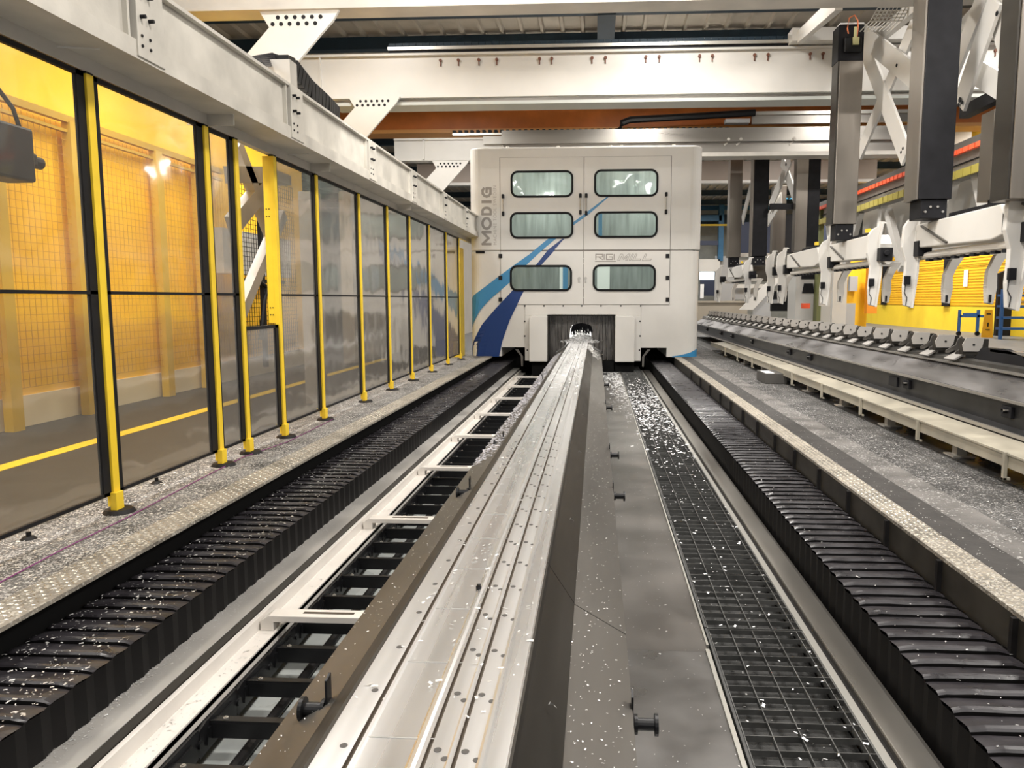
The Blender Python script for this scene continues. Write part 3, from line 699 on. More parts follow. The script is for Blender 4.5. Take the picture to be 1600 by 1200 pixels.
gusset(t, PY(706, 250, y3).x-.5, y3-.1, z3(250), .95)
# B4 far beam behind
y4 = 34
t = thing('gantry_bridge', 'farthest brownish gantry cross beam right of the white machine', 'gantry beam', (4, y4, ZB), 'white gantry cross beams')
z4 = lambda py: PY(1000, py, y4).z
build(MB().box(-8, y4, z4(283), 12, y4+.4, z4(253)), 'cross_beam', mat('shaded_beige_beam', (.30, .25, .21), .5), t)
build(MB().box(-8, y4-.05, z4(287), 12, y4+.4, z4(283)), 'bottom_flange', WHITE, t)
# ============================================================ MILLING MACHINE
MX0, MX1 = -3.52, 2.82
def prof(x, off=0., R=.33, x0=MX0, x1=MX1):
    d = max(0, (x0+R)-x, x-(x1-R)); d = min(d, R*.999)
    return MY+R-math.sqrt(R*R-d*d)-off
def rplan(x0, x1, y0, y1, R=.33, n=7):
    pts = []
    for cx, cy, a0 in ((x1-R, y1-R, 0), (x0+R, y1-R, 90), (x0+R, y0+R, 180), (x1-R, y0+R, 270)):
        for i in range(n+1):
            a = math.radians(a0+90*i/n); pts.append((cx+R*math.cos(a), cy+R*math.sin(a)))
    return pts
mm = thing('milling_machine', 'large white profile milling machine with blue stripes straddling the table', 'milling machine', (-.35, MY+1.8, 0))
T_ = PY(900, 229, MY).z; MID = PY(900, 392, MY).z
ZO = PY(900, 477, MY).z
build(MB().prism(rplan(MX0, MX1+.03, MY, MY+3.6), 'z', MID+.012, T_), 'upper_housing', WHITE, mm, bevel=.035)
lo = MB().prism(rplan(MX0, MX1, MY+.012, MY+3.6), 'z', ZO, MID)
def side(xa, xb, left):
    R = .33; pts = []
    for i in range(9):
        a = math.radians(90*i/8)
        pts.append((MX0+R-R*math.cos(a), MY+.012+R-R*math.sin(a)) if left else (MX1-R+R*math.cos(a), MY+.012+R-R*math.sin(a)))
    if left: return pts+[(xa, MY+.012), (xa, MY+3.6), (MX0, MY+3.6)]
    return pts+[(xa, MY+.012), (xa, MY+3.6), (MX1, MY+3.6)]
zn = PY(900, 543, MY).z
lo.prism(side(-2.65, 0, True), 'z', .0, ZO); lo.prism(side(1.95, 0, False), 'z', .0, ZO)
lo.box(-2.65, MY+.012, zn, -1.99, MY+3.6, ZO).box(1.235, MY+.012, zn, 1.95, MY+3.6, ZO)
build(lo, 'lower_housing', WHITE, mm)
build(MB().box(MX0+.15, MY+.04, MID, MX1-.15, MY+3.5, MID+.012), 'body_joint', GASK, mm)
build(MB().cyl((MX0+.18, MY+.02, MID-.03), (MX0+.42, MY-.02, MID-.03), .03, 10), 'joint_pin', BLACK, mm)
# portal surround
su = MB().box(-1.99, MY-.02, PY(900, 493, MY).z, 1.235, MY+.3, ZO).box(-1.99, MY-.02, -.12, -1.35, MY+.3, PY(900, 493, MY).z).box(.516, MY-.02, -.12, 1.235, MY+.3, PY(900, 493, MY).z)
su_o = build(su, 'portal_surround', WHITE, mm, bevel=.01)
zb_ = PY(900, 493, MY).z
for (xa, xb, nm) in ((-1.85, -1.35, 0), (.516, 1.05, 1)):
    if nm == 0: pl = [(xa, -.13), (xb, -.13), (xb, zb_+.0), (xa+.08, zb_-.0), (xa, zb_-.06)]
    else: pl = [(xa, -.13), (xb, -.13), (xb, zb_-.06), (xb-.08, zb_), (xa, zb_)]
    pl = [(a, b) for a, b in pl]
    build(MB().prism(pl, 'y', MY-.28, MY-.02), 'side_box', WHITE, mm, bevel=.02)
# tunnel
build(MB().box(-1.35, MY-.05, zb_-.012, .516, MY+.0, zb_+.0), 'portal_edge', GASK, mm)
tn = MB().box(-1.36, MY-.02, -.8, -1.33, MY+3.2, zb_).box(.50, MY-.02, -.8, .53, MY+3.2, zb_).box(-1.36, MY-.02, zb_, .53, MY+3.2, zb_+.03)
build(tn, 'tunnel_liner', DSTEEL2, mm)
# steel curtain with the hump shaped hole
CURT = mat('streaked_steel_curtain', (.16, .15, .14), .3, .85, .5, 5, stretch=(5, 1, .25), rvar=.15)
cy_ = MY+.55
L_ = PY(894, 515, cy_).x; R_ = PY(921, 512, cy_).x; zt_ = PY(905, 508, cy_).z
cu = MB().prism([(-1.33, -.8), (-1.2, -.8), (-1.13, .10), (-.91, .25), (L_-.07, .47), (L_-.05, zt_-.12), (L_-.0, zt_), (L_-.0, zb_), (-1.33, zb_)], 'y', cy_, cy_+.02)
cu.prism([(L_-.0, zt_), (R_+.02, zt_-.04), (R_+.02, zb_), (L_-.0, zb_)], 'y', cy_, cy_+.02)
cu.prism([(.50, -.8), (.50, zb_), (R_+.02, zb_), (R_+.02, zt_-.04), (R_+.06, .47), (-.07, .25), (.17, .10), (.2, -.8)], 'y', cy_, cy_+.02)
build(cu, 'steel_curtain', CURT, mm)
br = MB()
for i in range(170):
    u = U(-.05, 1.05); x = L_+(R_-L_)*u+.02; z = zt_+.05-.25*(u-.5)**2
    br.bar((x, cy_-.01, z), (x+U(-.05, .05), cy_-.05-U(0, .1), z-U(.1, .28)), .014, .014)
build(br, 'brush_seal', BLACK, mm)
build(MB().box(-1.2, MY+3.62, .3, .4, MY+3.66, 1.1), 'rear_glow_sheet', mat('rear_glow', (1, 1, 1), .5, emit=(1, .97, .9, 2.2)), mm)  # glowing sheet stands for light seen through the machine's far end
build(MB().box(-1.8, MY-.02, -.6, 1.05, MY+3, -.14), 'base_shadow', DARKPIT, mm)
for (xa, xb) in ((-2.65, -1.99), (1.235, 1.95)):
    build(MB().box(xa-.3, MY+3.3, -.9, xb+.3, MY+3.4, zn+.1), 'recess_shade_backdrop', DARKPIT, mm)  # black backdrop stands for the shade inside the rail notch
for xa, sg in ((-2.02, -1), (1.26, 1)):
    build(MB().prism([(xa, -.25), (xa+sg*.05, -.25), (xa+sg*.06, .03), (xa+sg*.22, .22), (xa+sg*.14, .22), (xa, .02)], 'y', MY-.3, MY-.26), 'wiper_bracket', DSTEEL, mm)
# top caps
for px in (793, 872, 954, 971, 1053):
    q = PY(px, 227, MY+.3)
    build(MB().cyl((q.x, MY+.3, T_), (q.x, MY+.3, T_+.08), .045, 10), 'lifting_eye', WHITE2, mm)
# door panels, drawn by narrow gaps
zd0, zd1 = PY(900, 477, MY).z, PY(900, 245, MY).z
def gapline(x0, z0, x1, z1, nm='panel_gap', w_=.012):
    build(MB().box(min(x0, x1)-w_/2, MY-.004, min(z0, z1)-w_/2, max(x0, x1)+w_/2, MY+.002, max(z0, z1)+w_/2), nm, mat('panel_gap', (.22, .20, .18), .6), mm)
xdl, xdr, xdm = PY(782, 400, MY).x, PY(1047, 400, MY).x, PY(912, 400, MY).x
def door(x0, x1, z0, z1, nm):
    return build(MB().box(x0+.008, MY-.02, z0+.008, x1-.008, MY+.004, z1-.008), nm, WHITE, mm, bevel=.004)
build(MB().box(xdl-.006, MY-.003, PY(900, 476, MY).z, xdr+.006, MY+.02, zd1), 'door_gap', mat('panel_gap', (.20, .18, .16), .6), mm)
dUL = door(xdl, xdm, MID+.02, zd1, 'upper_door'); dUR = door(xdm, xdr, MID+.02, zd1, 'upper_door')
dLL = door(xdl, xdm, PY(900, 476, MY).z, MID-.005, 'lower_door'); dLR = door(xdm, xdr, PY(900, 476, MY).z, MID-.005, 'lower_door')
FY = MY-.02                                          # door face
def rrect(x0, z0, x1, z1, R, n=6):
    pts = []
    for cx, cz, a0 in ((x1-R, z1-R, 0), (x0+R, z1-R, 90), (x0+R, z0+R, 180), (x1-R, z0+R, 270)):
        for i in range(n+1):
            a = math.radians(a0+90*i/n); pts.append((cx+R*math.cos(a), cz+R*math.sin(a)))
    return pts
def win(px0, py0, px1, py1, par, strips=()):
    a = PY(px0, py1, FY); b = PY(px1, py0, FY); x0, z0, x1, z1 = a.x, a.z, b.x, b.z
    o = rrect(x0, z0, x1, z1, .20); i = rrect(x0+.055, z0+.055, x1-.055, z1-.055, .15); n = len(o); m = MB()
    for y in (FY-.035, FY):
        for p in o: m.v.append((p[0], y, p[1]))
        for p in i: m.v.append((p[0], y, p[1]))
    for k in range(n):
        j = (k+1) % n; m.f += [(k, j, n+j, n+k), (k, 2*n+k, 2*n+j, j), (n+k, n+j, 3*n+j, 3*n+k)]
    fr = build(m, 'window_frame', GASK, par)
    build(MB().prism(i, 'y', FY-.022, FY-.019), 'pane', WGLASS, fr)
    build(MB().prism(i, 'y', FY-.012, FY-.008), 'cabin_liner', PANEIN, fr)
    for (u0, u1, mt) in strips:
        xa, xb = x0+(x1-x0)*u0, x0+(x1-x0)*u1
        build(MB().box(xa, FY-.016, z0+.06, xb, FY-.0125, z1-.06), 'inner_strip', mt, fr)
win(798, 266, 896, 309, dUL); win(928, 264, 1029, 308, dUR)
win(797, 331, 896, 373, dUL); win(928, 330, 1028, 372, dUR, ((.07, .13, DEC_L),))
win(797, 414, 894, 455, dLL, ((.80, .85, PAPER), (.85, .93, DEC_L))); win(926, 413, 1025, 455, dLR, ((.07, .27, PAPER),))
def handle(px, py0, py1, par):
    a = PY(px, py0, FY-.02); b = PY(px, py1, FY-.02)
    o = build(MB().cyl((a.x, FY-.07, a.z), (a.x, FY-.07, b.z), .018, 10), 'handle', STEEL, par)
    for z in (a.z, b.z):
        build(MB().box(a.x-.035, FY-.095, z-.06, a.x+.035, FY, z+.06), 'handle_mount', BLACK, o, bevel=.02)
handle(786, 307, 334, dUL); handle(907, 306, 332, dUL); handle(916, 306, 333, dUR); handle(1041, 304, 331, dUR)
for px in (782, 1043):
    for py in (400, 434, 468):
        a = PY(px, py, FY); build(MB().box(a.x-.05, FY-.03, a.z-.055, a.x+.05, FY+.001, a.z+.055), 'hinge', BLACK, dLL if px < 900 else dLR, bevel=.008)
for px, d in ((905, dLL), (915, dLR)):
    a = PY(px, 436, FY); build(MB().cyl((a.x, FY, a.z+.02), (a.x, FY-.03, a.z+.02), .04, 12).box(a.x-.02, FY-.025, a.z-.09, a.x+.02, FY, a.z+.03), 'latch', STEEL, d)
bb = None
for (px, py) in [(820, 478), (850, 478), (880, 478), (909, 478), (939, 478), (970, 478), (1001, 478), (820, 502), (820, 525), (824, 547), (1000, 502), (1000, 525), (999, 547)]:
    a = PY(px, py, MY-.02)
    if bb is None: bb = build(MB().cyl((a.x, MY-.02, a.z), (a.x, MY-.035, a.z), .022, 10), 'bolt', BLACK, su_o); ba = a
    else:
        c = bb.copy(); COL.objects.link(c); c.parent = su_o; c.location = (a.x-ba.x, 0, a.z-ba.z)
rv = None
for (px, py) in [(786, 252), (786, 290), (786, 349), (786, 380), (911, 288), (911, 349), (915, 349), (1042, 252), (1042, 288), (1042, 347), (1042, 376), (820, 389), (868, 388), (927, 388), (1014, 387), (828, 249), (880, 248), (945, 248), (1000, 247), (912, 404), (912, 412), (912, 450), (912, 465)]:
    a = PY(px, py, FY)
    if rv is None: rv = build(MB().cyl((a.x, FY, a.z), (a.x, FY-.008, a.z), .014, 8), 'rivet', WHITE, dUL); ra = a
    else:
        c = rv.copy(); COL.objects.link(c); c.parent = dUL; c.location = (a.x-ra.x, 0, a.z-ra.z)
# stripes
def stripe(up, lowp, m, off=.006, n=36):
    def res(pl):
        P = [(700+a/3., 200+b/3.) for a, b in pl]; L = [0]
        for i in range(1, len(P)): L.append(L[-1]+math.dist(P[i], P[i-1]))
        out = []
        for k in range(n+1):
            t_ = L[-1]*k/n; i = 0
            while i < len(L)-2 and L[i+1] < t_: i += 1
            u = (t_-L[i])/(L[i+1]-L[i]) if L[i+1] > L[i] else 0
            out.append((P[i][0]+(P[i+1][0]-P[i][0])*u, P[i][1]+(P[i+1][1]-P[i][1])*u))
        return out
    a, b = res(up), res(lowp); mb = MB()
    for p, q in zip(a, b):
        for s_ in range(5):
            r = (p[0]+(q[0]-p[0])*s_/4, p[1]+(q[1]-p[1])*s_/4); v = PY(r[0], r[1], MY)
            x = max(MX0+.004, min(MX1-.004, v.x)); inside = xdl < x < xdr and v.z > PY(900, 476, MY).z
            mb.v.append((x, prof(x, .026), v.z))
    for k in range(n):
        for s_ in range(4):
            i = k*5+s_; mb.f.append((i, i+1, i+6, i+5))
    return build(mb, 'stripe_decal', m, mm)
stripe([(98, 798), (160, 755), (230, 702), (300, 650), (385, 590), (450, 535), (500, 497), (590, 440), (650, 395), (745, 323)],
       [(98, 945), (150, 855), (200, 800), (290, 725), (370, 640), (440, 575), (505, 520), (590, 455), (660, 405), (754, 323)], DEC_L)
stripe([(104, 1072), (112, 1010), (160, 920), (220, 850), (300, 765), (415, 640), (470, 570), (535, 520)],
       [(240, 1072), (255, 1000), (290, 900), (355, 765), (440, 640), (490, 585), (530, 535), (546, 520)], DEC_D)
stripe([(1050, 1070), (1090, 1064), (1130, 1054), (1177, 1034)], [(1050, 1074), (1090, 1076), (1130, 1076), (1177, 1076)], DEC_L)
# lettering: stroke letters in a unit box
GL = {'M': [[(0, 0), (0, 1), (.5, .25), (1, 1), (1, 0)]],
      'O': [[(.5+.5*math.cos(a*math.pi/10), .5+.5*math.sin(a*math.pi/10)) for a in range(21)]],
      'D': [[(0, 0), (0, 1), (.45, 1)]+[(.45+.5*math.sin(a*math.pi/8), .5+.5*math.cos(a*math.pi/8)) for a in range(1, 8)]+[(.45, 0), (-.0, 0)]],
      'I': [[(.5, 0), (.5, 1)]],
      'G': [[(.95, .85), (.7, 1), (.35, .97), (.08, .75), (0, .5), (.08, .22), (.35, .02), (.95, .02), (.95, .5), (.5, .5)]],
      'R': [[(0, 0), (0, 1), (1, 1), (1, .5), (0, .5)], [(.4, .5), (1, 0)]],
      'g': [[(1, 1), (0, 1), (0, 0), (1, 0), (1, .5), (.45, .5)]],
      'i': [[(0, 0), (0, 1)]]}
def ribbon(mb, pl, w_, y0, fn):
    """pl polyline in 2-D, fn maps it to (x,z)"""
    Q = [Vector(fn(p)) for p in pl]
    for i in range(len(Q)-1):
        y0 -= .0003
        a, b = Q[i], Q[i+1]; d = (b-a)
        if d.length < 1e-6: continue
        d.normalize(); nn = Vector((-d.y, d.x))*w_/2; e = d*w_*.35
        mb.prism([tuple(a-nn-e), tuple(b-nn+e), tuple(b+nn+e), tuple(a+nn-e)], 'y', y0-.004, y0)
LY = MY-.0005
def P2(px, py): v = PY(px, py, MY); return (v.x, v.z)
X0, X1 = 740+92/7.27, 740+203/7.27
for ch, ya, yb in (('M', 893, 738), ('O', 716, 580), ('D', 553, 458), ('I', 412, 393), ('G', 352, 236)):
    m = MB(); wd = .068; ya_, yb_ = 260+ya/7.27, 260+yb/7.27
    for pl in GL[ch]:
        ins = 1.3
        ribbon(m, pl, wd if ch != 'I' else .078, LY, lambda p: P2(X1-ins-(X1-X0-2*ins)*p[1], (ya_-ins)+((yb_+ins)-(ya_-ins))*p[0]))
    build(m, 'brand_letter', DEC_G, mm)
def text_part(body, size, loc, rot, name, m, par, width=None):
    c = bpy.data.curves.new(name, 'FONT'); c.body = body; c.size = size; c.extrude = .001; c.align_x = 'LEFT'; c.space_character = 1.15
    o = bpy.data.objects.new(name, c); COL.objects.link(o); c.materials.append(m)
    bpy.context.view_layer.update()
    if width: 
        k = width/max(.01, o.dimensions.x); o.scale = (k, 1, 1)
    dg = bpy.context.evaluated_depsgraph_get(); me = bpy.data.meshes.new_from_object(o.evaluated_get(dg)); k = o.scale.x
    bpy.data.objects.remove(o); me.materials.clear(); me.materials.append(m)
    o = bpy.data.objects.new(name, me); COL.objects.link(o); o.scale = (k, 1, 1)
    o.parent = par; o.location = Vector(loc)-wloc(par); o.rotation_euler = rot; return o
a = PY(740+262/7.27, 260+895/7.27, MY); b = PY(740+262/7.27, 260+225/7.27, MY)
text_part('MACHINE TOOL SWEDEN', .13, (a.x, LY-.003, a.z), (math.pi/2, -math.pi/2, 0), 'small_lettering', mat('pale_grey_decal', (.42, .39, .36), .5), mm, b.z-a.z)
# RIGIMILL
def seg(m, pts, w_=.014, closed=False):
    if closed: pts = pts+[pts[0]]
    ribbon(m, pts, w_, FY-.0005, lambda p: (PY(p[0], p[1], FY).x, PY(p[0], p[1], FY).z))
m = MB(); x = 931
for ch, wd in (('R', 13), ('i', 3.5), ('g', 12), ('i', 3)):
    for pl in GL[ch]: seg(m, [(x+p[0]*(wd-2.5), 405.5-p[1]*8.2) for p in pl], .026)
    x += wd
seg(m, [(930, 408.6), (962, 408.4)], .02)
build(m, 'brand_lettering', DEC_G, dLR)
m = MB()
def ital(pts): seg(m, [(p[0]+(407-p[1])*.45, p[1]) for p in pts], .012, True)
ital([(965, 407), (965, 397), (968.5, 397), (973, 403), (977, 397), (980, 397), (980, 407), (977.5, 407), (977.5, 400.5), (973.5, 405.5), (968, 400), (968, 407)])
ital([(983, 407), (983, 397), (985.5, 397), (985.5, 407)])
ital([(988.5, 407), (988.5, 397), (991, 397), (991, 404.5), (1000, 404.5), (1000, 407)])
ital([(1003.5, 407), (1003.5, 397), (1006, 397), (1006, 404.5), (1017, 404.5), (1016, 407)])
build(m, 'brand_lettering', DEC_G, dLR)
# heap of swarf inside the portal
def pile():
    y = U(20.3, 22.6); k = random.random(); x = random.gauss(-.43, .19)
    h = .42*math.exp(-((x+.43)/.22)**2)*min(1, max(0, (y-20.6)/1.2)); return (x, y, TZ+.01+h*random.random())
flakes(2500, pile, .02, .05, 'swarf_heap', 'heap of silver swarf on the table inside the machine opening', SWARFW)
def pile2():
    y = U(18.0, 21.6); x = -.2+abs(random.gauss(0, .11)); return (x, y, .41-min(.33, (x+.21)*.95 if x < -.09 else .18+(x+.09)*.6)+U(0, .02))
flakes(2000, pile2, .015, .04, 'swarf_heap', 'silver swarf spilling down the right cover at the machine opening')
# ============================================================ RIGHT: CREAM TROUGH
t = thing('coolant_trough', 'long cream coolant trough on legs along the right conveyor', 'trough', (3.7, 12, 0))
build(MB().prism([(3.53, .16), (3.53, .285), (3.545, .285), (3.56, .255), (3.93, .285), (3.93, .27), (3.56, .235), (3.545, .16)], 'y', 3.0, 23.5), 'trough', TROUGH, t)
build(MB().box(3.515, 3, .272, 3.53, 23.5, .29), 'rim', TROUGH, t)
k0 = None
for y in [4.7, 6.58, 8.35, 10.15, 11.9, 13.7, 15.45, 17.2, 19, 20.8]:
    if k0 is None:
        k0 = build(MB().box(3.495, y-.018, .05, 3.53, y+.018, .297).box(3.495, y-.018, .05, 3.56, y+.018, .075), 'bracket', TROUGH, t, bevel=.004); ky = y
    else:
        c = k0.copy(); COL.objects.link(c); c.parent = t; c.location = (0, y-ky, 0)
l0 = None
for y in [6.0, 7.85, 9.7, 11.5, 13.3, 15, 17, 19]:
    if l0 is None:
        l0 = build(MB().box(3.68, y-.05, .015, 3.78, y+.05, .25).box(3.62, y-.11, 0, 3.84, y+.11, .015), 'leg', WHITE2, t); ly0 = y
    else:
        c = l0.copy(); COL.objects.link(c); c.parent = t; c.location = (0, y-ly0, 0)
# conveyor
t = thing('conveyor_table', 'long dark steel conveyor table with a shiny sloping side, right of the cream trough', 'conveyor', (4.5, 14, 0))
build(MB().prism([(3.95, .325), (4.10, .345), (4.10, .575), (4.07, .60), (4.085, .615), (4.12, .60), (4.14, .34), (5.0, .34), (5.0, .30), (3.95, .31)], 'y', 3.5, 32), 'bed_wall', mat('dark_grey_bed', (.030, .030, .031), .4, .3, .3, 3), t)
build(MB().box(3.93, 3.5, .30, 3.96, 32, .335).box(4.05, 3.5, .585, 4.09, 32, .612), 'bed_rail', STEEL, t)
build(MB().prism([(4.09, .60), (4.45, .795), (4.45, .77), (4.12, .585)], 'y', 3.5, 32), 'sloping_side', mat('wet_steel_sheet', (.34, .33, .33), .34, .9, .2, 3., 0, 30, stretch=(1, .3, 1), rvar=.12), t)
build(MB().prism([(4.45, .70), (4.45, .87), (4.49, .89), (4.95, .89), (4.95, .70)], 'y', 3.5, 32), 'deck', mat('conveyor_deck', (.10, .097, .09), .4, .7, .2, 5), t)
build(MB().box(4.40, 3.5, .80, 4.452, 32, .825).box(5.2, 12.5, 1.0, 5.26, 34, 1.06).box(5.2, 12.5, .9, 5.24, 34, 1.0), 'deck_rail', STEEL, t)
build(MB().box(4.2, 3.5, 0, 4.8, 32, .02), 'base_plate', DARKPIT, t)
l0 = None
for y in [6.2, 8.1, 10, 12, 14, 16.5, 19, 22]:
    if l0 is None:
        l0 = build(MB().box(4.1, y-.09, .0, 4.28, y+.09, .34).box(4.02, y-.15, 0, 4.34, y+.15, .02), 'leg', DSTEEL, t); ly0 = y
    else:
        c = l0.copy(); COL.objects.link(c); c.parent = t; c.location = (0, y-ly0, 0)
for (px, py) in [(1176, 536), (1235, 551), (1267, 559), (1420, 602), (1578, 645), (1145, 527), (1128, 522), (1106, 516)]:
    p = PX(px, py, 4.1); b = build(MB().box(4.06, p.y-.09, .43, 4.10, p.y+.09, .545).cyl((4.06, p.y, .50), (4.02, p.y, .50), .03, 12), 'motor_box', BLACK, t, bevel=.005)
    build(MB().box(4.02, p.y-.05, .50, 4.06, p.y+.02, .515), 'bright_label', STEEL, b)
for (px, py) in [(1397, 602)]:
    p = PX(px, py, 4.1); build(MB().box(4.07, p.y-.16, .41, 4.10, p.y+.12, .54), 'terminal_box', BLACK, t)
# clamps
cl0 = None; CY_ = []
y = 9.6
def clampthing(y):
    c = thing('profile_clamp', '', 'clamp', (4.62, y, .89))
    for dy in (-.14, .12):
        build(MB().prism([(4.50, .89), (4.50, .97), (4.42, .93), (4.38, .93), (4.38, .96), (4.50, 1.03), (4.52, 1.10), (4.56, 1.135), (4.60, 1.10), (4.60, .89)], 'y', y+dy, y+dy+.02), 'side_plate', DSTEEL, c)
    build(MB().prism([(4.43, .97), (4.60, .97), (4.64, 1.02), (4.66, 1.135), (4.45, 1.135), (4.41, 1.05)], 'y', y-.24, y-.225), 'jaw', mat('clamp_grey', (.52, .49, .45), .4, .2), c)
    build(MB().box(4.42, y-.225, .93, 4.72, y-.14, 1.12).box(4.62, y-.14, .89, 4.95, y+.14, 1.0), 'body', DSTEEL2, c)
    build(MB().cyl((4.54, y-.24, 1.05), (4.54, y-.246, 1.05), .014, 10), 'jaw_screw', BLACK, c)
    build(MB().prism([(4.36, .865), (4.50, .94), (4.52, .93), (4.38, .85)], 'y', y-.12, y+.13), 'chip_shield', mat('shield_steel', (.6, .58, .55), .4, .6), c)
    return c
i = 0
while y < 31:
    lab = 'steel profile clamp on the conveyor deck, %s' % ORD[i] if i < 18 else 'small far steel profile clamp on the conveyor deck close beside the milling machine'
    if cl0 is None: cl0 = clampthing(y); cl0['label'] = lab; cl0['group'] = 'clamps along the conveyor deck'
    else:
        c = dup(cl0, (4.62, y, .89), lab)
        if i >= 18: c['group'] = 'small far clamps beside the milling machine'
    y += .74; i += 1
t = thing('profile_end_stop', 'dark arched end stop at the near end of the clamp row', 'end stop', (4.7, 8.75, .89))
build(MB().prism([(8.1, .89), (8.25, 1.0), (8.6, 1.05), (9.1, 1.03), (9.25, .89)], 'x', 4.5, 4.56), 'arched_cover', BLACK, t)
build(MB().box(4.5, 7.3, 1.0, 4.62, 8.9, 1.03), 'slide_bar', STEEL, t)
t = thing('floor_block', 'grey block with a white top sitting on the floor under the cream trough', 'block', (3.3, 13, 0))
q = PZ(1195, 600)
build(MB().box(q.x-.0, q.y-.0, 0, q.x+.42, q.y+.75, .20), 'block_body', mat('grey_block', (.07, .066, .06), .6), t, bevel=.01)
build(MB().box(q.x+.02, q.y+.02, .2, q.x+.18, q.y+.5, .206), 'white_top', PAPER, t)
# ============================================================ LOADER ARMS
HX = 5.0
def hookshape():
    z = [(1075, 335), (1100, 338), (1098, 350), (1072, 352), (1050, 480), (1052, 590), (1072, 660), (1070, 760), (1045, 1005), (990, 990), (978, 860), (985, 740), (985, 680), (955, 580), (962, 440), (990, 395), (1032, 372), (1038, 335)]
    out = []
    for a, b in z:
        px, py = 1260+a/3.53, 200+b/3.53; out.append(((px-932)/123.6-4.92, 1.6+(467-py)/123.6))
    return out
HS = hookshape()
def hook(y, label):
    c = thing('gripper_arm', label, 'gripper', (HX, y, 1.45), 'gripper arms of the profile loader')
    build(MB().prism([(HX+a, b) for a, b in HS], 'y', y-.045, y+.045), 'arm_plate', WHITE, c, bevel=.01)
    xs_ = [(HX+a*.55-.02, b) for a, b in HS]
    E_ = [(HX+a, b) for a, b in HS[3:9]]; D_ = [(a-.03, b) for a, b in E_]
    build(MB().prism(E_+D_[::-1], 'y', y-.085, y-.046), 'edge_flange', WHITE, c)
    build(MB().box(HX-.03, y-.10, 1.83, HX+.06, y-.045, 1.97), 'sensor_box', BLACK, c, bevel=.005)
    build(MB().tube([(HX+.0, y-.05, 1.83), (HX-.02, y-.07, 1.7), (HX+.03, y-.06, 1.62), (HX+.02, y-.05, 1.5)], .006, 6), 'cable', BLACK, c)
    sv = build(MB().box(HX+.10, y-.22, 2.28, HX+.32, y+.02, 2.52).cyl((HX+.20, y-.22, 2.42), (HX+.20, y-.27, 2.42), .05, 12), 'servo', BLACK, c, bevel=.01)
    build(MB().cyl((HX+.05, y+.05, 2.37), (HX+.4, y+.05, 2.37), .05, 10), 'pivot', WHITE2, c)
    return c
hk = None
hys = [(9.6, 'largest white gripper arm at the right, in front of the yellow wall'), (12.7, 'white gripper arm below the black loader column'), (14.3, 'white gripper arm left of the one below the black column'),
       (17.3, 'white gripper arm below the left stainless loader column'), (21.3, 'white gripper arm, fifth from the right'), (22.6, 'white gripper arm, sixth from the right'), (26, 'white gripper arm, seventh from the right'), (32, 'white gripper arm closest to the machine')]
for y, l in hys:
    if hk is None: hk = hook(y, l)
    else: dup(hk, (HX, y, 1.45), l)
def back(y, label):
    c = thing('support_finger', label, 'gripper', (5.6, y, 1.5), 'curved support fingers behind the gripper arms')
    pl = [(2.30, .06), (2.18, -.02), (1.98, -.10), (1.78, -.11), (1.54, -.09), (1.52, .0), (1.75, .04), (1.95, .03), (2.1, .09), (2.3, .22)]
    build(MB().prism([(5.6+b, a) for a, b in pl], 'y', y-.05, y+.05), 'finger_plate', WHITE2, c, bevel=.008)
    build(MB().box(5.53, y-.07, 1.55, 5.56, y-.05, 1.66), 'finger_sensor', BLACK, c)
    build(MB().box(5.22, y-.04, 2.22, 5.75, y+.04, 2.32), 'finger_mount', WHITE2, c)
    return c
bk = None
for px, l in ((1530, 'curved white support finger beside the largest gripper arm'), (1466, 'curved white support finger under the black column beam'), (1376, 'curved white support finger, third from the right'), (1307, 'curved white support finger, fourth from the right'),
              (1222, 'curved white support finger, fifth from the right'), (1178, 'curved white support finger, sixth from the right'), (1144, 'curved white support finger closest to the machine')):
    y = 5.6*1187/(px-932)
    if bk is None: bk = back(y, l)
    else: dup(bk, (5.6, y, 1.5), l)
def pick(y0, y1, label):
    c = thing('pickup_beam', label, 'loader beam', (5.3, (y0+y1)/2, 2.3), 'pick-up beams of the profile loader')
    build(MB().prism([(y0, 2.42), (y0+.35, 2.36), (y1+.4, 2.42), (y1+.4, 2.78), (y0+.15, 2.80), (y0, 2.62)], 'x', 5.12, 5.50), 'beam_body', WHITE, c, bevel=.02)
    build(MB().bar((5.10, y1-.1, 2.74), (5.10, y1-1.0, 2.42), .03, .03), 'gusset_edge', DSTEEL, c)
    build(MB().cyl((5.25, y0-.5, 2.28), (5.25, y1+.3, 2.28), .06, 12), 'round_tube', WHITE2, c, smooth=False)
    m = MB()
    for k in range(9):
        yy = y0+(y1-y0)*(k+.3)/9; m.box(5.2, yy, 2.19, 5.28, yy+.12, 2.23)
    build(m, 'sensor_strip', BLACK, c)
    build(MB().box(5.2, y0+.5, 2.80, 5.45, y1-.8, 2.86), 'cable_cover', BLACK, c)
    build(MB().box(5.14, y0+.3, 2.86, 5.2, y0+.45, 2.93), 'beacon', YEL, c)
    return c
pb = pick(9.95, 12.5, 'white pick-up beam under the black loader column')
for (y, l) in ((14.6, 'white pick-up beam under the left stainless loader column'), (7.1, 'white pick-up beam at the right edge of the view'), (18.0, 'white pick-up beam left of the stainless column, middle distance'), (27.2, 'white pick-up beam closest to the machine')):
    dup(pb, (5.3, y+1.275, 2.3), l)
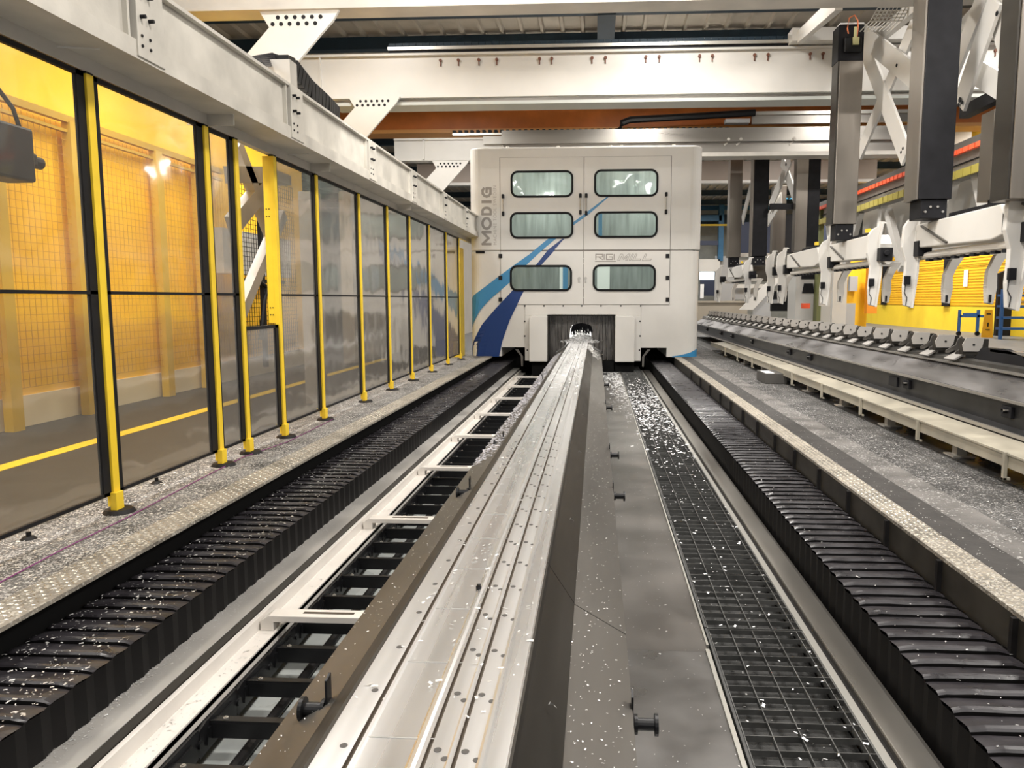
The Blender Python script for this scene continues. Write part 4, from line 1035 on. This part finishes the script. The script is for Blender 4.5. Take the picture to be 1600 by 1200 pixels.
# vertical loader columns
def column(px0, px1, pyt, pyb, y, m, label, foot=True, cap=None, sidem=None, d=.42):
    a = PY(px0, pyb, y); b = PY(px1, pyb, y); zt = PY((px0+px1)/2, pyt, y).z; x0, x1 = a.x, b.x
    c = thing('loader_column', label, 'loader column', ((x0+x1)/2, y, a.z), 'vertical columns of the profile loader')
    build(MB().box(x0, y, a.z, x1, y+d, zt), 'column_cover', m, c, bevel=.008)
    if sidem: build(MB().box(x0-.03, y+.02, a.z, x0-.002, y+d-.02, zt), 'side_cover', sidem, c)
    if foot:
        f = build(MB().box(x0+.06, y+.04, 2.80, x1-.04, y+d-.04, a.z), 'mounting_foot', BLACK, c, bevel=.01)
        w_ = x1-x0
        for u in (.25, .4, .62, .78):
            build(MB().cyl((x0+w_*u, y+.04, 2.80+(a.z-2.8)*(.35 if u in (.25, .78) else .6)), (x0+w_*u, y+.02, 2.80+(a.z-2.8)*(.35 if u in (.25, .78) else .6)), .018, 8), 'bolt', STEEL, f)
    if cap:
        zc = PY((px0+px1)/2, cap, y).z
        h = build(MB().box(x0-.04, y+.02, zt, x1+.0, y+d, zc), 'motor_housing', BLACK, c, bevel=.01)
        build(MB().box(x0+.06, y-.05, zt+.15, x1-.06, y+.02, zc-.25), 'motor', CHAINB, h, bevel=.02)
        q = (x0+x1)/2
        build(MB().tube([(q-.1, y-.05, zt+.5), (q-.13, y-.06, zc-.1), (q-.08, y, zc+.12), (q+.02, y, zc+.17), (q+.08, y-.03, zc+.05), (q+.07, y-.08, zt+.6), (q+.05, y-.06, zt+.3)], .012, 6), 'motor_cable', CABLEM, h)
        build(MB().box(q-.02, y-.10, zt+.28, q+.10, y-.06, zt+.42).box(q+.0, y-.09, zt+.42, q+.05, y-.06, zt+.62), 'connector', mat('pale_connector', (.6, .58, .3), .5), h)
        build(MB().box(x0-.02, y, zc, x1-.02, y+.2, zc+.03), 'cap_plate', PAPER, h)
    return c
column(1302, 1338, 95, 350, 16.0, COLST, 'tall stainless loader column with exposed motor on top', cap=38, sidem=DSTEEL2)
column(1435, 1487, -40, 311, 11.8, BLACK, 'tall black loader column right of the white X braces', sidem=COLST, d=.5)
column(1578, 1640, -60, 310, 9.3, COLST, 'stainless loader column at the right edge of the view', foot=False, sidem=DSTEEL2)
column(1545, 1563, 170, 312, 13.2, COLST, 'stainless loader column between black column and right edge', foot=False)
column(1563, 1582, 170, 318, 13.0, BLACK, 'black ribbed loader column beside the right edge stainless column', foot=False)
column(1138, 1157, 245, 402, 29.2, COLST, 'stainless loader column closest to the white machine', d=.5, cap=None)
column(1175, 1198, 245, 400, 27.6, BLACK, 'black loader column second from the white machine', sidem=COLST, d=.5)
column(1206, 1226, 290, 396, 31, COLST, 'short stainless loader column behind the small X brace', foot=False)
column(1241, 1259, 245, 392, 26.9, COLST, 'stainless loader column fourth from the white machine', foot=False)
column(1259, 1278, 245, 385, 26.9, BLACK, 'black loader column left of the tall motor-topped column', foot=False)
# X braces (flat bars) in a lengthwise plane
def xbrace(label, bars, X, grp='white X braces between the loader columns', holes=()):
    A = [PX(*b[0], X) for b in bars]; c = thing('cross_brace', label, 'brace', A[0][:], grp)
    for k, b in enumerate(bars):
        p = PX(*b[0], X+.05*k); q = PX(*b[1], X+.05*k)
        d = (q-p).normalized(); w_ = b[2]
        build(MB().bar(p, q, w_, .03, (1, 0, 0)) if False else _flat(p, q, w_, .05), 'flat_bar', WHITE, c)
    for h in holes:
        p = PX(*h[:2], X-.04); build(MB().cyl(p, p+Vector((-.01, 0, 0)), h[2], 10), 'bolt', BLACK, c)
    return c
def _flat(p, q, w_, th):
    d = (q-p).normalized(); n = Vector((1, 0, 0)); s_ = d.cross(n).normalized()*w_/2; n = n*th/2
    vs = [c+a*s_+b*n for c in (p, q) for a, b in ((-1, -1), (1, -1), (1, 1), (-1, 1))]
    return MB().add(vs, [(3, 2, 1, 0), (4, 5, 6, 7), (0, 1, 5, 4), (1, 2, 6, 5), (2, 3, 7, 6), (3, 0, 4, 7)])
xbrace('white X brace of flat bars between stainless and black loader columns', [((1345, 52), (1432, 122), .42), ((1349, 68), (1416, 244), .42), ((1428, 40), (1343, 240), .36)], 5.7, holes=[(1401, 102, .03), (1411, 232, .03), (1408, 238, .03)])
xbrace('white X brace of flat bars right of the black loader column', [((1556, 0), (1500, 165), .42), ((1540, -15), (1489, 115), .36), ((1560, 30), (1588, 120), .36), ((1530, 115), (1590, 150), .36), ((1592, -10), (1548, 22), .3)], 5.7, holes=[(1558, 21, .035), (1500, 156, .04), (1498, 164, .03), (1503, 160, .03)])
tag(build(MB().box(5.9, PX(1530, 160, 5.9).y-1.3, PX(1530, 170, 5.9).z, 6.05, PX(1500, 160, 5.9).y, PX(1530, 151, 5.9).z), 'carriage_beam', BLACK), 'black carriage beam behind the right X brace', 'beam')
xbrace('small white X brace beyond the gantry beam, right of the second black column', [((1236, 245), (1203, 325), .5), ((1222, 250), (1243, 310), .45), ((1221, 310), (1200, 345), .5)], 6.9, holes=[(1228, 257, .05), (1203, 322, .06)])
xbrace('small white diagonal brace right of the machine-side stainless column', [((1176, 255), (1168, 248), .5), ((1174, 290), (1160, 345), .5)], 6.9)
tag(build(MB().box(PY(1204, 320, 27.2).x, 27.2, PY(1204, 327, 27.2).z, PY(1242, 320, 27.2).x, 27.4, PY(1204, 318, 27.2).z), 'carriage_beam', BLACK), 'short black carriage beam under the small white X brace', 'beam')
# right runway with cable carriers
RX = 10.6
t = thing('runway_girder', 'steel runway girder with red and olive cable carriers high on the right', 'steel beam', (RX, 20, 5), None)
zz = lambda r: 1.6+r*RX
build(MB().box(RX, 14, zz(.335), RX+.5, 40, zz(.352)), 'bottom_tray', mat('tray_grey', (.30, .29, .27), .5, .4), t)
build(MB().box(RX+.2, 14, zz(.352), RX+.4, 40, zz(.41)), 'web', WHITE2, t)
build(MB().box(RX-.05, 14, zz(.410), RX+.5, 40, zz(.428)), 'top_rail', DSTEEL, t)
m = MB(); y = 14.
while y < 40: m.box(RX-.12, y, zz(.395), RX, y+.30, zz(.408)); y += .36
build(m, 'red_cable_carrier', REDM, t)
m = MB(); y = 14.
while y < 40: m.box(RX-.10, y, zz(.330), RX+.0, y+.42, zz(.352)); y += .47
build(m, 'olive_cable_carrier', OLIVE, t)
build(MB().box(RX+.1, 14, zz(.372), RX+.15, 40, zz(.375)), 'black_cable', BLACK, t)
build(MB().box(RX+.05, PX(1275, 440, RX).y-.1, 0, RX+.25, PX(1268, 440, RX).y+.2, zz(.40)), 'cable_riser', mat('olive_riser', (.13, .14, .05), .6), t)
# white truss legs below the runway
for i, (a, b) in enumerate([((1345, 330), (1320, 420)), ((1382, 300), (1370, 420)), ((1388, 330), (1410, 420)), ((1500, 250), (1470, 360)), ((1525, 265), (1548, 370)), ((1295, 345), (1302, 420)), ((1310, 345), (1290, 420))]):
    p = PX(*a, RX+.3); q = PX(*b, RX+.3)
    tag(build(_flat(p, q, .35, .2), 'runway_strut', WHITE), 'slanting white strut under the right runway girder, %s from the machine' % ('first', 'second', 'third', 'fourth', 'fifth', 'sixth', 'seventh')[(2, 3, 4, 5, 6, 0, 1)[i]], 'strut', 'struts under the right runway girder')
tag(build(MB().box(RX+.9, 18, 3.25, RX+1.1, 34, 5.3), 'partition_panel', mat('pale_partition', (.62, .60, .56), .5)), 'pale partition panel behind the runway struts', 'partition')
# ============================================================ YELLOW ENCLOSURE right
WX = 18.
t = thing('yellow_enclosure', 'long yellow machine guarding enclosure at the right behind the gripper arms', 'enclosure', (WX, 45, 0))
yA, yB = PX(1600, 470, WX).y-6, PX(1300, 470, WX).y
build(MB().box(WX, yA, 0, WX+.3, yB, 1.22), 'plinth_sheet', YELB, t)
build(MB().box(WX, yA, 1.24, WX+.3, yB, 3.15), 'mid_sheet', YELW, t)
build(MB().box(WX, yA, 3.18, WX+.3, yB, 4.55), 'top_sheet', YELW, t)
build(MB().box(WX+.05, yA, 0, WX+.35, yB, 4.5), 'backing', BLACK, t)
for px in (1342, 1381, 1423, 1478):
    q = PX(px, 450, WX-.1); build(MB().box(WX-.12, q.y-.35, 1.24, WX, q.y+.35, 4.3), 'post', BLACK, t)
m = MB()
z = 1.3
while z < 4.5: m.box(WX-.02, yA, z, WX-.005, yB, z+.008); z += .14
build(m, 'mesh_lines', mat('dark_yellow_wire', (.75, .38, .01), .5), t)
q = PX(1510, 440, WX); build(MB().box(WX-.05, q.y-.2, 2.2, WX-.03, q.y+.2, 3.0), 'notice', PAPER, t)
tag(build(MB().box(*PY(1354, 490, 42).to_tuple(), PY(1370, 490, 42).x, 42.4, PY(1354, 415, 42).z), 'orange_cabinet', ORANGE2), 'tall orange panel left of the yellow enclosure', 'panel')
tag(build(MB().box(PY(1322, 490, 43).x, 43, 0, PY(1354, 490, 43).x, 43.3, PY(1322, 405, 43).z), 'yellow_door_panel', YELW), 'narrow yellow panel with grey box beside the orange panel', 'panel')
tag(build(MB().box(PY(1326, 490, 42.6).x, 42.6, PY(1326, 455, 43).z, PY(1338, 490, 42.6).x, 42.9, PY(1326, 432, 43).z), 'control_box', LGREY), 'grey control box on the narrow yellow panel', 'control box')
tag(build(MB().box(PY(1322, 492, 41).x, 41, 0, PY(1336, 492, 41).x, 41.4, PY(1322, 474, 41).z), 'grey_cabinet', LGREY), 'small grey cabinet below the grey control box', 'cabinet')
tag(build(MB().box(PY(1300, 490, 40).x, 40, 0, PY(1322, 490, 40).x, 40.4, PY(1300, 395, 40).z), 'white_cabinet', WHITE), 'tall white cabinet panel right of the olive cable riser', 'cabinet')
# trolley
TY = 34.
t = thing('tube_trolley', 'small blue trolley frame in front of the yellow plinth', 'trolley', (PY(1513, 514, TY).x, TY, 0))
z_ = lambda py: PY(1513, py, TY).z
xa, xb = PY(1498, 500, TY).x, PY(1527, 500, TY).x
for x in (xa, xb):
    build(MB().box(x-.05, TY-.1, .18, x+.05, TY, z_(484)), 'upright', BLUERACK, t)
    build(MB().cyl((x, TY-.1, .1), (x, TY-.02, .1), .1, 12).box(x-.03, TY-.1, .1, x+.03, TY-.02, .2), 'caster', BLACK, t)
build(MB().box(xa, TY-.1, z_(496), xb+.22, TY, z_(492)).box(xa+.2, TY-.05, z_(492), xb, TY+.1, z_(489)), 'cross_bar', BLUERACK, t)
SY = 32.5
t = thing('floor_sign', 'amber A-frame floor sign standing right of the blue trolley', 'sign', (PY(1543, 516, SY).x, SY, 0))
a, b = PY(1534, 517, SY).x, PY(1552, 517, SY).x; zt = PY(1543, 484, SY).z
build(MB().prism([(a, 0), (b, 0), (b-.08, zt), (a+.1, zt)], 'y', SY, SY+.05), 'sign_board', SIGNY, t)
build(MB().box(a+.15, SY-.01, zt-.2, b-.15, SY, zt-.15).box((a+b)/2-.03, SY-.01, .45, (a+b)/2+.03, SY, .62).box(a+.15, SY-.01, .3, b-.15, SY, .34), 'sign_print', DSTEEL2, t)
# dark cabinet and rack
t = thing('dark_screen', 'tall black screen with papers at the right edge behind the blue rack', 'screen', (PY(1590, 520, 34).x, 34, 0))
build(MB().prism([(PY(1556, 520, 34).x, 0), (PY(1680, 520, 34).x, 0), (PY(1680, 520, 34).x, PY(1600, 425, 34).z), (PY(1600, 425, 34).x, PY(1600, 417, 34).z), (PY(1580, 425, 34).x, PY(1580, 419, 34).z), (PY(1562, 425, 34).x, PY(1562, 427, 34).z)], 'y', 34, 34.2), 'screen_panel', BLACK, t)
build(MB().box(PY(1594, 440, 34).x, 33.96, PY(1594, 441, 34).z, PY(1615, 440, 34).x, 33.99, PY(1594, 424, 34).z).box(PY(1594, 440, 34).x, 33.96, PY(1594, 452, 34).z, PY(1615, 440, 34).x, 33.99, PY(1594, 443, 34).z), 'paper_sheet', PAPER, t)
t = thing('storage_rack', 'blue steel storage rack with rods at the right edge', 'rack', (PY(1590, 520, 31).x, 31, 0))
xa, xb = PY(1563, 520, 31).x, PY(1660, 520, 31).x
for x in (xa, xb): build(MB().box(x-.06, 30.95, 0, x+.06, 31.05, PY(1563, 452, 31).z), 'upright', BLUERACK, t)
for py in (461, 478, 496, 513):
    z = PY(1563, py, 31).z; sh = build(MB().box(xa, 30.9, z-.06, xb, 31.4, z+.03), 'shelf', BLUERACK, t)
for py in (458, 474):
    z = PY(1563, py, 31).z
    for k in range(5): build(MB().cyl((xa+.1, 30.95+k*.08, z+.06), (xb, 30.95+k*.08, z+.06), .03, 8), 'steel_rod', STEEL, t)
# ============================================================ FAR BACKGROUND (right of machine)
def bpx(px0, py0, px1, py1, Y, d, name, m, label, cat, grp=None, kind=None):
    a = PY(px0, py1, Y); b = PY(px1, py0, Y); o = build(MB().box(a.x, Y, a.z, b.x, Y+d, b.z), name, m); return tag(o, label, cat, grp, kind)
for i, (p0, p1) in enumerate(((291, 299), (304, 314), (320, 328), (334, 350))):
    bpx(1090, p0, 1300, p1, 58, .3, 'wall_rail', BLUE if i < 3 else BLUED, 'blue horizontal wall rail behind the loader columns, %s from the top' % ('first', 'second', 'third', 'lowest')[i], 'wall rail', 'blue wall rails on the far wall')
bpx(1122, 320, 1132, 408, 57, .5, 'portal_column', BLUE, 'blue portal frame column on the far wall right of the machine', 'column')
bpx(1094, 336, 1128, 345, 57, .5, 'portal_haunch', BLUE, 'blue portal frame haunch right beside the machine', 'beam')
bpx(1094, 376, 1122, 383, 56.5, .3, 'wall_rail', NAVY, 'navy rail low on the cladding right beside the machine', 'wall rail')
bpx(1085, 350, 1140, 353, 50, .15, 'handrail', YEL, 'thin yellow horizontal pipe right of the machine', 'pipe')
bpx(1150, 347, 1176, 395, 46, .3, 'navy_panel', NAVY, 'dark navy panel between the two machine-side columns', 'panel')
bpx(1190, 345, 1206, 395, 46, .3, 'navy_panel', NAVY, 'dark navy panel right of the second black column', 'panel')
bpx(1226, 335, 1242, 395, 46, .3, 'navy_panel', BLACK, 'black panel between the middle stainless columns', 'panel')
bpx(1276, 345, 1300, 392, 46, .3, 'navy_panel', NAVY, 'navy panel left of the tall motor-topped column', 'panel')
struct(MB().box(PY(1194, 290, 57).x, 57, PY(1194, 292, 57).z, PY(1236, 290, 57).x, 57.1, PY(1194, 284, 57).z).box(PY(1226, 290, 57).x, 57, PY(1194, 312, 57).z, PY(1244, 290, 57).x, 57.1, PY(1194, 306, 57).z), 'window_1', LITB)
struct(MB().box(PY(1194, 290, 57).x, 56.9, PY(1194, 307, 57).z, PY(1243, 290, 57).x, 57, PY(1194, 301, 57).z).box(PY(1277, 290, 57).x, 56.9, PY(1194, 308, 57).z, PY(1298, 290, 57).x, 57, PY(1194, 304, 57).z), 'window_2', LIT)
struct(MB().box(PY(1093, 430, 58).x, 58, PY(1094, 437, 58).z, PY(1116, 430, 58).x, 58.1, PY(1094, 425, 58).z), 'window_3', LIT)
bpx(1092, 405, 1125, 424, 57, .3, 'white_cabin', WHITE, 'white cabin fascia right beside the machine', 'cabin wall')
bpx(1116, 424, 1117, 470, 56, .2, 'blue_display', NAVY, 'navy display board right beside the machine', 'board')
bpx(1094, 437, 1116, 462, 56, .2, 'blue_display', NAVY, 'navy display board with white print beside the machine', 'board')
bpx(1094, 444, 1100, 466, 55.8, .1, 'white_poster', PAPER, 'white poster at the left of the navy board', 'poster')
bpx(1116, 400, 1150, 470, 57.5, .2, 'white_cabin', LGREY, 'pale cabin wall behind the machine-side gripper', 'cabin wall')
# slatted white platform and stair
for i, py in enumerate((395, 406, 444)):
    bpx(1148, py, 1205, py+6, 48, .3, 'platform_rail', WHITE, 'white platform rail behind the far grippers, %s' % ('top one', 'middle one', 'lowest one')[i], 'platform rail', 'white platform rails')
bpx(1148, 414, 1230, 440, 49, .2, 'dark_mesh_screen', MATS['dark_steel_cover'], 'dark mesh screen behind the far gripper arms', 'screen')
bpx(1148, 450, 1200, 468, 48.5, .2, 'white_mesh_panel', LGREY, 'pale mesh panel beneath the white platform', 'panel')
a = PY(1092, 472, 44); b = PY(1168, 468, 44)
tag(build(MB().box(PY(1090, 480, 44).x, 44, 0, PY(1168, 480, 44).x, 45.5, PY(1100, 472, 44).z).box(PY(1090, 480, 44).x, 43.9, PY(1100, 473, 44).z, PY(1168, 480, 44).x, 45.6, PY(1100, 470, 44).z), 'beige_counter', mat('beige_counter_sheet', (.33, .29, .23), .5)), 'low beige counter with a white top edge right of the machine', 'counter')
t = thing('stair_flight', 'white steel stair flight rising behind the far gripper arms', 'stairs', (PY(1180, 480, 42).x, 42, 0))
q0, q1, q2, q3 = PY(1155, 484, 42), PY(1212, 428, 42), PY(1225, 432, 42), PY(1177, 484, 42)
build(MB().prism([(q0.x, q0.z), (q3.x, q3.z), (q2.x, q2.z), (q1.x, q1.z)], 'y', 42, 42.15), 'stringer', WHITE, t)
build(MB().prism([(q3.x, .3), (PY(1205, 484, 42).x, .3), (PY(1205, 484, 42).x, PY(1205, 452, 42).z), (q3.x, q3.z)], 'y', 42.1, 42.2), 'side_mesh', LGREY, t)
# generic machine cabinet with dark arch window
t = thing('machine_cabinet', 'pale machine cabinet with dark trapezoid window behind the gripper arms', 'machine', (PY(1260, 480, 38).x, 38, 0))
build(MB().box(PY(1242, 490, 38).x, 38, 0, PY(1298, 490, 38).x, 39.5, PY(1270, 427, 38).z), 'cabinet_body', mat('pale_cabinet', (.50, .49, .46), .5), t)
build(MB().prism([(PY(1253, 458, 38).x, PY(1253, 458, 38).z), (PY(1272, 458, 38).x, PY(1272, 458, 38).z), (PY(1270, 444, 38).x, PY(1270, 443, 38).z), (PY(1256, 444, 38).x, PY(1256, 443, 38).z)], 'y', 37.95, 37.99), 'window', BLACK, t)
build(MB().box(PY(1250, 490, 38).x, 37.95, PY(1270, 436, 38).z, PY(1271, 490, 38).x, 37.99, PY(1270, 428, 38).z), 'upper_window', BLACK, t)
bpx(1205, 455, 1245, 486, 40, .3, 'dark_cart', BLACK, 'dark low cart beneath the far gripper arms', 'cart')
bpx(1208, 468, 1220, 474, 39.8, .2, 'parts_box', LGREY, 'grey box on the dark low cart', 'box')
bpx(1254, 474, 1266, 482, 36, .3, 'red_tool', REDM, 'small red tool box beneath the pale machine cabinet', 'tool box')
bpx(1282, 449, 1298, 478, 35, .3, 'white_cabinet', WHITE2, 'short white cabinet left of the olive riser', 'cabinet')
# yellow corner high right
bpx(1522, 192, 1546, 250, 30, .3, 'yellow_column', YELW, 'yellow painted column behind the right runway girder', 'column')
bpx(1488, 205, 1522, 245, 31, .3, 'white_bracket_box', WHITE2, 'white box section above the right runway girder', 'box section')
# ============================================================ LEFT, behind the fence
LX = -7.2
t = thing('yellow_enclosure', 'yellow machine enclosure seen through the clear fence panels at the left', 'enclosure', (LX, 9, 0))
build(MB().box(LX-.3, 3.5, .39, LX, 18.5, 5.6), 'yellow_sheet', YELW, t)
build(MB().box(LX-.32, 3.5, 0, LX+.03, 18.5, .39), 'plinth', mat('cream_plinth', (.85, .74, .52), .5), t)
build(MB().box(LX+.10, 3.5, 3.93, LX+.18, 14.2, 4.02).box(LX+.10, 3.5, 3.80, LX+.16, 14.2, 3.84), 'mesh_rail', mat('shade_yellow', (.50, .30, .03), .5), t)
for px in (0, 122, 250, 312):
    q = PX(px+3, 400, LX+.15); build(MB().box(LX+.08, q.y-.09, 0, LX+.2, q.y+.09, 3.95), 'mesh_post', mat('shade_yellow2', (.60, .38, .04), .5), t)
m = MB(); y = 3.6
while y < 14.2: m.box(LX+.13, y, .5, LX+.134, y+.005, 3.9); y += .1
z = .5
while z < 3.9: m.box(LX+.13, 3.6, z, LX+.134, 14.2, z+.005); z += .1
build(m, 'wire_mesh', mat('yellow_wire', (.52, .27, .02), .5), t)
t = thing('tool_head', 'dark tool head hanging before the yellow enclosure at the left edge', 'tool head', (-6.6, 7.6, 2.9))
a = PX(15, 240, -6.4)
build(MB().box(-6.55, a.y-.7, a.z-.30, -6.2, a.y+.12, a.z+.28).box(-6.5, a.y+.1, a.z-.1, -6.3, a.y+.3, a.z+.05), 'head_body', BLACK, t, bevel=.03)
build(MB().cyl((-6.4, a.y+.1, a.z-.03), (-6.4, a.y+.45, a.z-.03), .07, 12), 'spindle', BLACK, t)
build(MB().tube([(-6.4, a.y+.3, a.z+.0), (-6.4, a.y+.1, a.z+.5), (-6.4, a.y-.5, a.z+1.0), (-6.4, a.y-1.2, a.z+1.2)], .025, 6), 'hose', BLACK, t)
# white brace frame seen through the open bay
BXX = -4.35
t = thing('braced_portal', 'white braced steel support frame seen through the open fence bay', 'frame', (BXX, 9.5, 0))
for (a, b, w_) in [((358, 273), (426, 273), .20), ((428, 272), (362, 352), .22), ((368, 225), (440, 412), .15), ((440, 335), (374, 490), .15)]:
    build(_flat(PX(*a, BXX), PX(*b, BXX), w_, .12), 'brace_member', WHITE2, t)
build(MB().box(BXX-.1, PX(420, 300, BXX).y, PX(424, 283, BXX).z, BXX+.1, PX(445, 300, BXX).y, BZ), 'column_head', WHITE2, t)
build(MB().box(BXX-.12, PX(478, 300, BXX).y-.0, 0, BXX+.12, PX(478, 300, BXX).y+.3, 3.2), 'column_post', WHITE2, t)
t = thing('mesh_guard', 'black wire mesh guard with white box beyond the open fence bay', 'mesh guard', (-6.4, 13, 0))
m = MB(); ga, gb = PX(365, 300, -6.4).y, PX(440, 300, -6.4).y+.6; y = ga
while y < gb: m.box(-6.4, y, .5, -6.393, y+.008, 3.95); y += .10
z = .5
while z < 3.95: m.box(-6.4, ga, z, -6.393, gb, z+.008); z += .085
build(m, 'wire_mesh', BLACK, t)
q = PX(404, 330, -6.35); build(MB().box(-6.37, q.y-.05, .3, -6.3, q.y+.05, 3.3), 'post', BLACK, t)
q0, q1 = PX(372, 360, -6.6), PX(438, 440, -6.6)
build(MB().box(-6.9, q0.y-.6, q1.z+.1, -6.6, q1.y+.6, q0.z), 'white_box', WHITE, t)
build(MB().box(-6.55, q0.y-.3, q1.z-.05, -6.5, q1.y, q1.z+.02), 'cable_tray', BLACK, t)
build(MB().tube([PX(405, 440, -6.3), PX(415, 448, -6.3), PX(413, 470, -6.3), PX(410, 505, -6.3), PX(409, 530, -6.3)], .05, 8), 'hose', BLACK, t)
# pale machine beyond, seen through and reflected by far panels
tag(build(MB().box(-6.3, 18.5, 0, -6.0, 40, 4.2), 'grey_cabinet_row', mat('pale_grey_cabinet', (.50, .47, .42), .5, 0, .1, .6)), 'pale cabinet wall behind the far fence panels', 'cabinet')
tag(build(MB().box(-4.15, 20.6, 0, -3.75, 21.4, 3.0), 'yellow_upright', YEL), 'yellow upright in the gap between the fence end and the machine', 'post')
